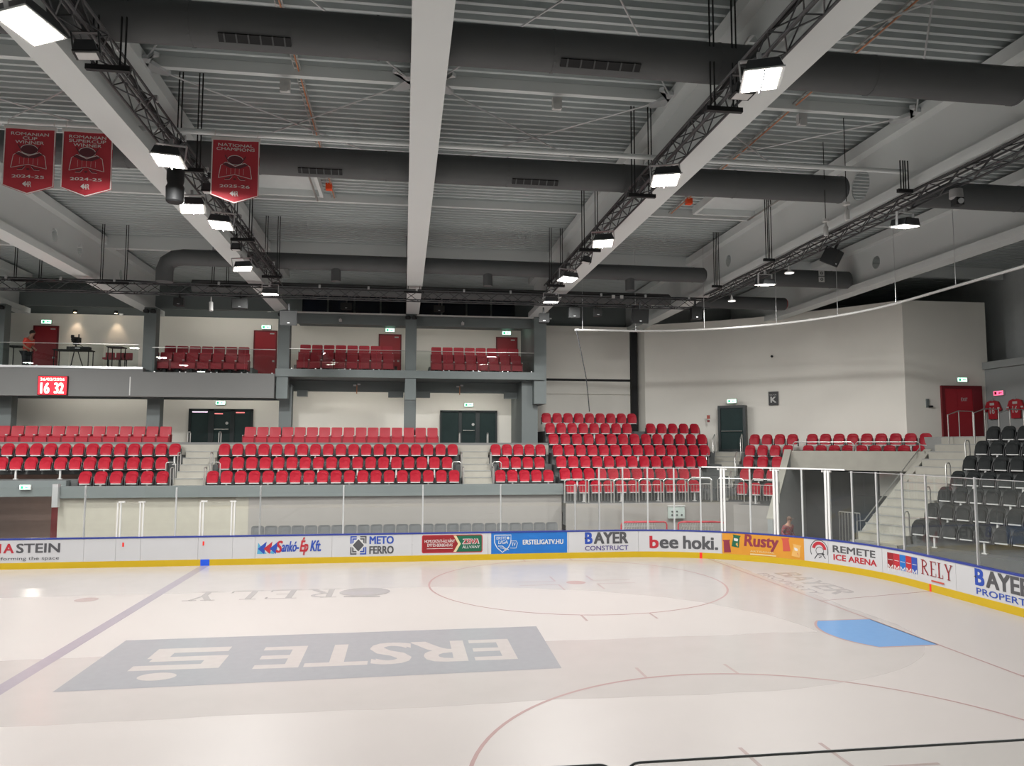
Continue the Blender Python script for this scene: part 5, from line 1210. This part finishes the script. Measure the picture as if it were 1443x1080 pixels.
# ================================================================== LOUDSPEAKERS, CAMERAS
def speaker(lab, x, y, z, w_, h_, d_, rx=0.0, rz=0.0):
    t = thing('loudspeaker', lab, 'loudspeaker', (x, y, z), 0, 'black loudspeakers'); t.rotation_euler = (rx, 0, rz)
    MB().prism([(-w_/2, -d_/2), (w_/2, -d_/2), (w_*0.38, d_/2), (-w_*0.38, d_/2)], -h_/2, h_/2, lambda a, b, h: (a, b, h)).build('cabinet', M_black, t)
    MB().box(-w_*0.46, w_*0.46, -d_/2-0.012, -d_/2, -h_*0.46, h_*0.46).build('grille', mat('dark speaker grille', (0.010, 0.011, 0.011), 0.8), t)
    MB().box(-0.03, 0.03, -0.03, 0.03, h_/2, h_/2+0.25).build('bracket', M_truss, t); MB().box(-0.04, 0.04, -d_/2-0.02, -d_/2-0.01, -h_*0.36, -h_*0.30).build('badge', M_alu, t)
t = thing('loudspeaker', 'tall black loudspeaker hanging on the left truss by the floodlights', 'loudspeaker', (-4.62, 15.7, 9.42), 0, 'black loudspeakers')
MB().lathe([(0.14, -0.36), (0.17, -0.33), (0.18, -0.05), (0.15, 0.02), (0.17, 0.1), (0.17, 0.3), (0.12, 0.36)], 14).build('cabinet', M_black, t, smooth=True); MB().box(-0.03, 0.03, -0.03, 0.03, 0.36, 0.55).build('bracket', M_truss, t)
speaker('big black loudspeaker at the end of the left truss', -4.35, 29.3, 9.02, 0.62, 0.55, 0.45, 0.25); speaker('big black loudspeaker on the far truss above the curved wall', 8.9, 27.9, 9.18, 0.62, 0.55, 0.45, 0.2)
speaker('black loudspeaker at the end of the right truss', 5.4, 29.2, 9.22, 0.4, 0.36, 0.35); speaker('second black loudspeaker right of the right truss end', 6.4, 28.2, 9.3, 0.45, 0.4, 0.35, 0.15)
speaker('black loudspeaker on the corner truss above the white badges', 11.9, 19.6, 9.55, 0.42, 0.45, 0.4, 0.5, 0.7); speaker('black loudspeaker under the far truss left of the left girder', -5.9, 28.2, 9.3, 0.55, 0.35, 0.4, 0.1); speaker('small black loudspeaker under the far truss on the left', -8.0, 28.2, 9.3, 0.35, 0.28, 0.3)
speaker('black loudspeaker where the corner truss meets the far truss', 11.2, 28.0, 9.35, 0.4, 0.5, 0.35); speaker('black loudspeaker below the far truss near the white squares', 7.3, 28.1, 9.3, 0.3, 0.3, 0.3); speaker('black loudspeaker under the soffit right of the middle girder', 1.5, 34.0, 10.35, 0.5, 0.28, 0.3); speaker('black loudspeaker under the soffit left of the middle girder', -2.6, 34.0, 10.35, 0.5, 0.28, 0.3)
t = thing('dome_camera', 'grey domed camera hanging from the corner truss at the right', 'camera', (11.75, 14.5, 9.62), 0, 'ceiling cameras')
MB().lathe([(0.02, 0.14), (0.13, 0.12), (0.14, -0.06), (0.10, -0.10)], 16).build('housing', mat('mid grey plastic', (0.3, 0.3, 0.3), 0.5), t, smooth=True); MB().box(-0.09, 0.09, -0.12, 0.06, -0.24, -0.08).build('camera_head', M_black, t); MB().tube((0, -0.12, -0.16), (0, -0.15, -0.17), 0.06, 12).build('lens', M_alu, t)
for i, (x, y, z, lab) in enumerate(((10.2, 16.1, 9.62, 'white cylindrical sensor hanging under the second duct end'), (10.5, 17.5, 9.65, 'smaller white cylindrical sensor behind the corner truss'))):
    t = thing('hanging_sensor', lab, 'sensor', (x, y, z), 0, 'white hanging sensors')
    MB().lathe([(0.05, -0.14), (0.06, -0.12), (0.06, 0.08), (0.03, 0.12), (0.02, 0.2), (0.08, 0.22), (0.08, 0.28)], 12).build('body', M_white, t, smooth=True); MB().tube((0, 0, 0.28), (0, 0, 11.95-z), 0.01, 5).build('wire', M_black, t)
for i, (x, y, lab) in enumerate(((11.7, 21.6, 'white round dish lamp under the corner truss, nearer'), (11.9, 26.2, 'white round dish lamp under the corner truss, farther'))):
    t = thing('dish_lamp', lab, 'lamp', (x, y, 9.55), 0, 'white dish lamps'); MB().lathe([(0.15, -0.03), (0.15, 0.0), (0.05, 0.05), (0.02, 0.2)], 16).build('dish', M_white, t, smooth=True); MB().tube((0, 0, 0.2), (0, 0, 0.3), 0.01, 5).build('stem', M_truss, t)
    MB().lathe([(0.13, -0.035), (0.13, -0.03)], 16).build('diffuser', emis('dish diffuser', (1, 0.97, 0.92), 2.0), t)
    ld = bpy.data.lights.new('dish_beam', 'AREA'); ld.shape = 'DISK'; ld.size = 0.26; ld.energy = 50; ld.color = (1, 0.97, 0.92); lo = bpy.data.objects.new('dish_beam', ld); COL.objects.link(lo); lo.parent = t; lo.location = (0, 0, -0.045)
for (z, w) in ((10.74, 'upper'), (10.5, 'lower')):
    t = thing('badge_box', '%s of two white square badges on the short dark duct' % w, 'badge', (15.6, 26.42, z), 0, 'white square badges'); MB().box(-0.11, 0.11, -0.03, 0, -0.1, 0.1).build('plate', M_white, t)
    p = Print(lambda a, b, l: (a, -0.03-l, b), 0.002); p.ring(0, 0, 0.06, 0.06, 0.02, M_black, 0, 2*PI, 16); p.rect(-0.05, 0.05, -0.01, 0.01, M_black); p.build('symbol', t)
for i, x in enumerate((7.85, 8.18)):
    t = thing('access_point', 'small white square device on the far truss, %s of two' % ('left', 'right')[i], 'device', (x, 27.8, 9.88), 0, 'white devices on the far truss'); MB().box(-0.06, 0.06, -0.05, 0, -0.06, 0.06).build('housing', M_white, t); MB().box(-0.01, 0.01, 0, 0.12, -0.01, 0.01).build('bracket', M_truss, t)
t = thing('track_light', 'small white spotlight under the far truss on the left', 'spotlight', (-6.95, 28.3, 9.32)); MB().tube((0, 0, 0.02), (0.03, -0.08, -0.3), 0.07, 10).build('head', M_white, t); MB().tube((0, 0, 0.0), (0, 0, 0.25), 0.02, 6).build('stem', M_white, t)
for i, (x, z) in enumerate(((-2.9, 9.9), (2.6, 9.88))):
    t = thing('security_camera', 'small white camera under the balcony fascia, %s' % ('left', 'right')[i], 'camera', (x, 34.5, z-0.1), 0, 'small white cameras'); MB().box(-0.05, 0.07, -0.12, 0.1, -0.05, 0.05).build('body', M_white, t); MB().tube((0, 0.02, 0.04), (0, 0.1, 0.12), 0.015, 6).build('arm', M_white, t)
for i, x in enumerate((-2.2, 2.6)):
    t = thing('emergency_lamp', 'twin white emergency lamp under the balcony, %s' % ('left', 'right')[i], 'lamp', (x, 35.95, 6.95), 0, 'twin emergency lamps'); MB().box(-0.16, -0.03, -0.1, 0, 0.0, 0.07).build('head', M_white, t); MB().box(0.03, 0.16, -0.1, 0, 0.05, 0.12).build('head', M_white, t); MB().box(-0.02, 0.02, -0.02, 0.02, -0.35, 0.05).build('conduit', M_orange, t)
# warm downlights on the left balcony wall
for i, x in enumerate((-15.35, -13.55)):
    t = thing('wall_downlight', 'warm downlight washing the balcony wall, %s of two' % ('left', 'right')[i], 'lamp', (x, 37.75, 10.42), 0, 'warm downlights'); MB().lathe([(0.07, -0.02), (0.09, 0.0), (0.09, 0.1), (0.02, 0.12)], 12).build('can', M_black, t); MB().lathe([(0.06, -0.03), (0.06, -0.02)], 12).build('lens', emis('warm lens', (1, 0.75, 0.5), 8), t)
    ld = bpy.data.lights.new('downlight_beam', 'SPOT'); ld.energy = 40; ld.color = (1, 0.74, 0.52); ld.spot_size = math.radians(70); ld.spot_blend = 0.8; ld.shadow_soft_size = 0.05
    lo = bpy.data.objects.new('downlight_beam', ld); COL.objects.link(lo); lo.parent = t; lo.location = (0, 0, -0.06)
# small fittings on columns / ceiling signs
for i, (x, z) in enumerate(((-13.0, 10.2), (-6.4, 10.55), (7.0, 10.9))):
    o = MB().box(-0.08, 0.08, -0.04, 0.0, -0.05, 0.05).build('ceiling_fitting', M_white); o.location = (x, 36.9, z); tag(o, 'tiny pale fitting under the dark roof edge, %s' % ordw(i, 3), 'fitting', 'tiny pale fittings')
# ------------------------------------------------------------------ jerseys on the right wall
def jersey(lab, y, z):
    t = thing('hanging_jersey', lab, 'jersey', (24.38, y, z), -PI/2, 'red jerseys on the wall')
    out = [(-0.22, -0.42), (0.22, -0.42), (0.24, 0.08), (0.36, -0.12), (0.46, -0.04), (0.30, 0.30), (0.10, 0.36), (0, 0.32), (-0.10, 0.36), (-0.30, 0.30), (-0.46, -0.04), (-0.36, -0.12), (-0.24, 0.08)]
    MB().prism(out, -0.05, 0.02, lambda a, b, h: (a, h, b)).build('cloth', M_redd, t)
    p = Print(lambda a, b, l: (a, -0.05-l, b), 0.003); p.rect(-0.12, 0.12, 0.16, 0.26, C_white); p.text('16', -0.12, 0.14, -0.2, 0.08, C_white, 0.018); p.rect(-0.42, -0.3, 0.0, 0.06, C_white); p.rect(0.3, 0.42, 0.0, 0.06, C_white); p.build('print', t)
    MB().tube((0, 0, 0.32), (0, 0, 0.5), 0.01, 5).build('hook', M_steel, t)
jersey('red jersey hanging on the dark right wall, left one', 28.55, 5.75); jersey('red jersey hanging on the dark right wall, at the picture edge', 27.35, 5.75)

# ================================================================== PEOPLE AND PRESS BALCONY
def skin(name, joints, edges, m, parent, sub=2, root=0):
    me = bpy.data.meshes.new(name); me.from_pydata([j[:3] for j in joints], edges, [])
    o = bpy.data.objects.new(name, me); COL.objects.link(o)
    md = o.modifiers.new('s', 'SKIN'); md.use_smooth_shade = True
    for i, j in enumerate(joints):
        sv = me.skin_vertices[0].data[i]; r = j[3]; sv.radius = r if isinstance(r, tuple) else (r, r); sv.use_root = (i == root)
    o.modifiers.new('u', 'SUBSURF').levels = sub
    dg = bpy.context.evaluated_depsgraph_get(); m2 = bpy.data.meshes.new_from_object(o.evaluated_get(dg)); m2.name = name
    bpy.data.objects.remove(o); m2.materials.clear(); m2.materials.append(m)
    return link(name, m2, parent)
def person(lab, loc, rz, H, m_shirt, m_leg, arms, bend=0.0, cap=None):
    """standing person facing local -Y; arms: list of (shoulder sign, elbow, wrist) in units of height"""
    t = thing('person', lab, 'person', loc, rz); s = H
    b = bend
    J = [(0, 0, 0.52, (0.085, 0.062)), (0, -0.01*b, 0.60, (0.080, 0.058)), (0, -0.02-0.05*b, 0.72, (0.088, 0.062)), (0, -0.02-0.08*b, 0.80, (0.07, 0.05)), (0, -0.03-0.11*b, 0.855, 0.032), (0, -0.04-0.14*b, 0.90, 0.045), (0, -0.045-0.16*b, 0.945, (0.046, 0.056)), (0, -0.045-0.17*b, 0.985, 0.03)]
    E = [(i, i+1) for i in range(7)]
    sh = Vector((0, -0.02-0.08*b, 0.80))
    for (sg, el, wr) in arms:
        k = len(J); S_ = sh+Vector((sg*0.105, 0, -0.005))
        d = (Vector(wr)-Vector(el)).normalized(); hnd = Vector(wr)+d*0.045
        J += [(*S_, 0.036), (*el, 0.026), (*wr, 0.017), (*hnd, (0.024, 0.014))]; E += [(3, k), (k, k+1), (k+1, k+2), (k+2, k+3)]
    for sg in (-1, 1):
        k = len(J); J += [(sg*0.052, 0, 0.49, 0.056), (sg*0.056, -0.012, 0.28, 0.036), (sg*0.058, 0.012, 0.05, 0.022), (sg*0.062, -0.06, 0.018, 0.022)]; E += [(0, k), (k, k+1), (k+1, k+2), (k+2, k+3)]
    body = skin('body', [tuple(c*s for c in j[:3])+((tuple(x*s for x in j[3]) if isinstance(j[3], tuple) else j[3]*s),) for j in J], E, M_skin, t)
    def sc_(js): return [tuple(c*s for c in j[:3])+((tuple(x*s for x in j[3]) if isinstance(j[3], tuple) else j[3]*s),) for j in js]
    SJ = [(0, 0, 0.50, (0.100, 0.076)), (0, -0.01*b, 0.60, (0.096, 0.074)), (0, -0.02-0.05*b, 0.72, (0.103, 0.078)), (0, -0.02-0.08*b, 0.815, (0.075, 0.058))]; SE = [(0, 1), (1, 2), (2, 3)]
    for (sg, el, wr) in arms:
        k = len(SJ); S_ = sh+Vector((sg*0.108, 0, -0.012)); mid = S_.lerp(Vector(el), 0.9) if m_shirt[1] == 'short' else Vector(wr)
        SJ += [(*S_, 0.050)]; SE += [(3, k)]
        if m_shirt[1] != 'short': SJ += [(*el, 0.038), (*mid, 0.028)]; SE += [(k, k+1), (k+1, k+2)]
        else: SJ += [(*mid, 0.042)]; SE += [(k, k+1)]
    skin('shirt', sc_(SJ), SE, m_shirt[0], t)
    LJ = [(0, 0, 0.52, (0.098, 0.074))]; LE = []
    for sg in (-1, 1):
        k = len(LJ); LJ += [(sg*0.052, 0, 0.47, 0.068), (sg*0.056, -0.012, 0.28, 0.050), (sg*0.058, 0.012, 0.06, 0.036)]; LE += [(0, k), (k, k+1), (k+1, k+2)]
    skin('trousers', sc_(LJ), LE, m_leg, t)
    for sg in (-1, 1): MB().box((sg*0.062-0.028)*s, (sg*0.062+0.028)*s, -0.11*s, 0.035*s, 0, 0.045*s).build('shoe', M_black, t)
    hc = Vector((0, -0.04-0.155*b, 0.945))*s
    # hair or cap, nose, ears, eyes
    Mh = Matrix.Translation(hc) @ Matrix.Diagonal((0.052*s, 0.064*s, 0.066*s, 1))
    prof = [(math.sin(a), math.cos(a)) for a in [PI*0.60*k/6 for k in range(6, 0, -1)]]+[(0.02, 1.0)]
    Mt = Mh @ Matrix.Rotation(math.radians(-18), 4, 'X')
    MB().lathe([(r*1.06, z*1.06) for r, z in prof], 14, M=Mt).build('cap' if cap else 'hair', cap or M_hair, t, smooth=True)
    if cap: MB().box(-0.04*s, 0.04*s, hc.y-0.12*s, hc.y-0.05*s, hc.z+0.012*s, hc.z+0.02*s).build('cap_peak', cap, t)
    MB().prism([(-0.008, -0.015), (0.008, -0.015), (0, 0.018)], 0.0, 0.02, lambda a, bb, h: (a*s, hc.y-0.055*s-h*s, hc.z+bb*s-0.01*s)).build('nose', M_skin, t)
    for sg in (-1, 1):
        MB().box(sg*0.046*s-0.005*s, sg*0.046*s+0.005*s, hc.y-0.01*s, hc.y+0.01*s, hc.z-0.025*s, hc.z+0.01*s).build('ear', M_skin, t)
        MB().box(sg*0.018*s-0.006*s, sg*0.018*s+0.006*s, hc.y-0.060*s, hc.y-0.052*s, hc.z-0.004*s, hc.z+0.003*s).build('eye', M_black, t)
    MB().box(-0.015*s, 0.015*s, hc.y-0.058*s, hc.y-0.05*s, hc.z-0.035*s, hc.z-0.03*s).build('mouth', M_dark, t)
    # fingers
    for (sg, el, wr) in arms:
        d = (Vector(wr)-Vector(el)).normalized(); h0 = (Vector(wr)+d*0.05)*s
        side = d.cross(Vector((sg, 0, 0)));  side = side.normalized() if side.length > 0.1 else Vector((0, 1, 0))
        for k, (o_, L_) in enumerate(((-0.017, 0.036), (-0.006, 0.042), (0.006, 0.040), (0.017, 0.032))):
            a = h0+side*o_*s; m_ = a+d*L_*0.55*s; e_ = a+(d*0.85-Vector((sg, 0, 0))*0.4)*L_*s
            MB().pipe([a, m_, e_], 0.0052*s, 6).build('finger', M_skin, body)
        a = Vector(wr)*s+d*0.02*s; MB().pipe([a, a+(d*0.5-side*0.8)*0.028*s, a+(d*0.95-side*0.75)*0.042*s], 0.006*s, 6).build('thumb', M_skin, body)
    return t
M_tee = mat('orange red t-shirt', (0.75, 0.075, 0.05), 0.7); M_jean = mat('dark trousers', (0.03, 0.03, 0.035), 0.8)
person('man in an orange red t-shirt standing on the balcony looking down', (-16.0, 34.75, 7.25), math.radians(75), 1.82, (M_tee, 'short'), M_jean,
       [(-1, (-0.13, -0.03, 0.64), (-0.10, -0.15, 0.56)), (1, (0.13, -0.04, 0.64), (0.08, -0.16, 0.57))], 0.6)
mp = bpy.data.materials.new('red plaid flannel'); mp.use_nodes = True; nt = mp.node_tree; b_ = nt.nodes['Principled BSDF']; tcn = nt.nodes.new('ShaderNodeTexCoord'); ck = nt.nodes.new('ShaderNodeTexChecker'); ck.inputs['Scale'].default_value = 16
ck.inputs[1].default_value = (0.30, 0.02, 0.035, 1); ck.inputs[2].default_value = (0.22, 0.12, 0.12, 1); nt.links.new(tcn.outputs['Object'], ck.inputs[0]); nt.links.new(ck.outputs[0], b_.inputs['Base Color']); b_.inputs['Roughness'].default_value = 0.8
person('person in a brown cap and red plaid shirt behind the corner glass', (13.95, 26.45, 0.0), math.radians(20), 1.62, (mp, 'long'), M_jean,
       [(-1, (-0.14, 0.02, 0.64), (-0.12, -0.08, 0.53)), (1, (0.15, 0.01, 0.64), (0.16, -0.08, 0.53))], 0.2, mat('brown cap', (0.12, 0.07, 0.05), 0.8))
# press tables
def table(lab, x0, x1, y, z0, z1):
    t = thing('press_table', lab, 'table', (0, 0, 0), 0, 'press tables')
    MB().box(x0, x1, y-0.3, y+0.3, z1-0.04, z1).build('table_top', M_black, t)
    for x in (x0+0.06, x1-0.06):
        for yy in (y-0.25, y+0.25): MB().tube((x, yy, z0), (x, yy, z1-0.04), 0.02, 6).build('leg', M_black, t)
table('black press table in front of the tripod camera', -14.95, -13.45, 35.0, 7.25, 8.30); table('black press table at the right end of the press balcony', -12.75, -12.1, 34.9, 7.25, 8.45); table('black press table at the far left of the press balcony', -16.8, -15.95, 35.0, 7.25, 8.42)
def stool(lab, x, y):
    t = thing('bar_stool', lab, 'stool', (x, y, 7.25), 0, 'red bar stools')
    MB().lathe([(0.16, 0.0), (0.17, 0.02), (0.04, 0.04), (0.025, 0.06), (0.025, 0.72)], 14).build('pedestal', M_black, t); MB().box(-0.19, 0.19, -0.19, 0.19, 0.72, 0.80).build('seat', M_redf, t); MB().box(-0.19, 0.19, 0.16, 0.2, 0.80, 1.05).build('backrest', M_redf, t)
for i, x in enumerate((-13.0, -12.55, -12.25)): stool('red bar stool behind the right press table, %s' % ordw(i, 3), x, 35.6)
t = thing('tripod_camera', 'black broadcast camera on a tripod on the press balcony', 'camera', (-14.3, 35.4, 7.25))
for k in range(3): MB().tube((0, 0, 1.35), (0.42*math.cos(k*2.09+0.4), 0.42*math.sin(k*2.09+0.4), 0), 0.02, 6).build('tripod_leg', M_black, t)
MB().box(-0.09, 0.09, -0.09, 0.09, 1.33, 1.42).build('tripod_head', M_black, t); MB().box(-0.14, 0.14, -0.12, 0.2, 1.44, 1.66).build('camera_body', M_black, t); MB().tube((0, -0.12, 1.55), (0.0, -0.36, 1.52), 0.065, 12).build('lens', M_black, t); MB().tube((0.05, 0.1, 1.4), (0.34, 0.4, 1.15), 0.014, 6).build('pan_handle', M_black, t); MB().box(-0.2, -0.1, -0.05, 0.05, 1.62, 1.76).build('viewfinder', M_black, t); MB().box(0.08, 0.12, 0.0, 0.04, 1.66, 1.8).build('microphone', M_black, t)
t = thing('equipment_case', 'long black equipment case on the press table', 'case', (-14.0, 35.0, 8.30)); MB().box(-0.45, 0.45, -0.15, 0.15, 0, 0.14).build('case_body', M_black, t); MB().box(-0.1, 0.1, -0.17, -0.15, 0.05, 0.09).build('case_handle', M_alu, t)

# ------------------------------------------------------------------ soffit strip lights (behind the beams, washing the back walls)
def soffit_light(lab, x0, x1, y, z, power, tilt=35):
    t = thing('soffit_light', lab, 'lamp', ((x0+x1)/2, y, z), 0, 'soffit strip lights'); t.rotation_euler = (math.radians(tilt), 0, 0); L_ = (x1-x0)/2
    MB().box(-L_, L_, -0.06, 0.06, 0.0, 0.07).build('housing', M_white, t); MB().box(-L_+0.03, L_-0.03, -0.045, 0.045, -0.015, 0.0).build('diffuser', emis('strip diffuser', (1.0, 0.95, 0.86), 3.0), t)
    ld = bpy.data.lights.new('strip_beam', 'AREA'); ld.shape = 'RECTANGLE'; ld.size = 2*L_-0.1; ld.size_y = 0.09; ld.energy = power; ld.color = (1.0, 0.95, 0.86)
    lo = bpy.data.objects.new('strip_beam', ld); COL.objects.link(lo); lo.parent = t; lo.location = (0, 0, -0.02)
for (a, b, w_) in ((-16.4, -11.4, 'left'), (-10.4, -5.7, 'second'), (-4.7, -0.2, 'third'), (0.7, 5.2, 'right')):
    soffit_light('strip lamp under the balcony lighting the lower wall, %s bay' % w_, a, b, 36.5, 6.82, 17)
    soffit_light('strip lamp under the upper soffit lighting the balcony wall, %s bay' % w_, a, b, 35.3 if a > -5 else 36.4, 9.98 if a > -5 else 10.62, 17 if a > -12 else 9)
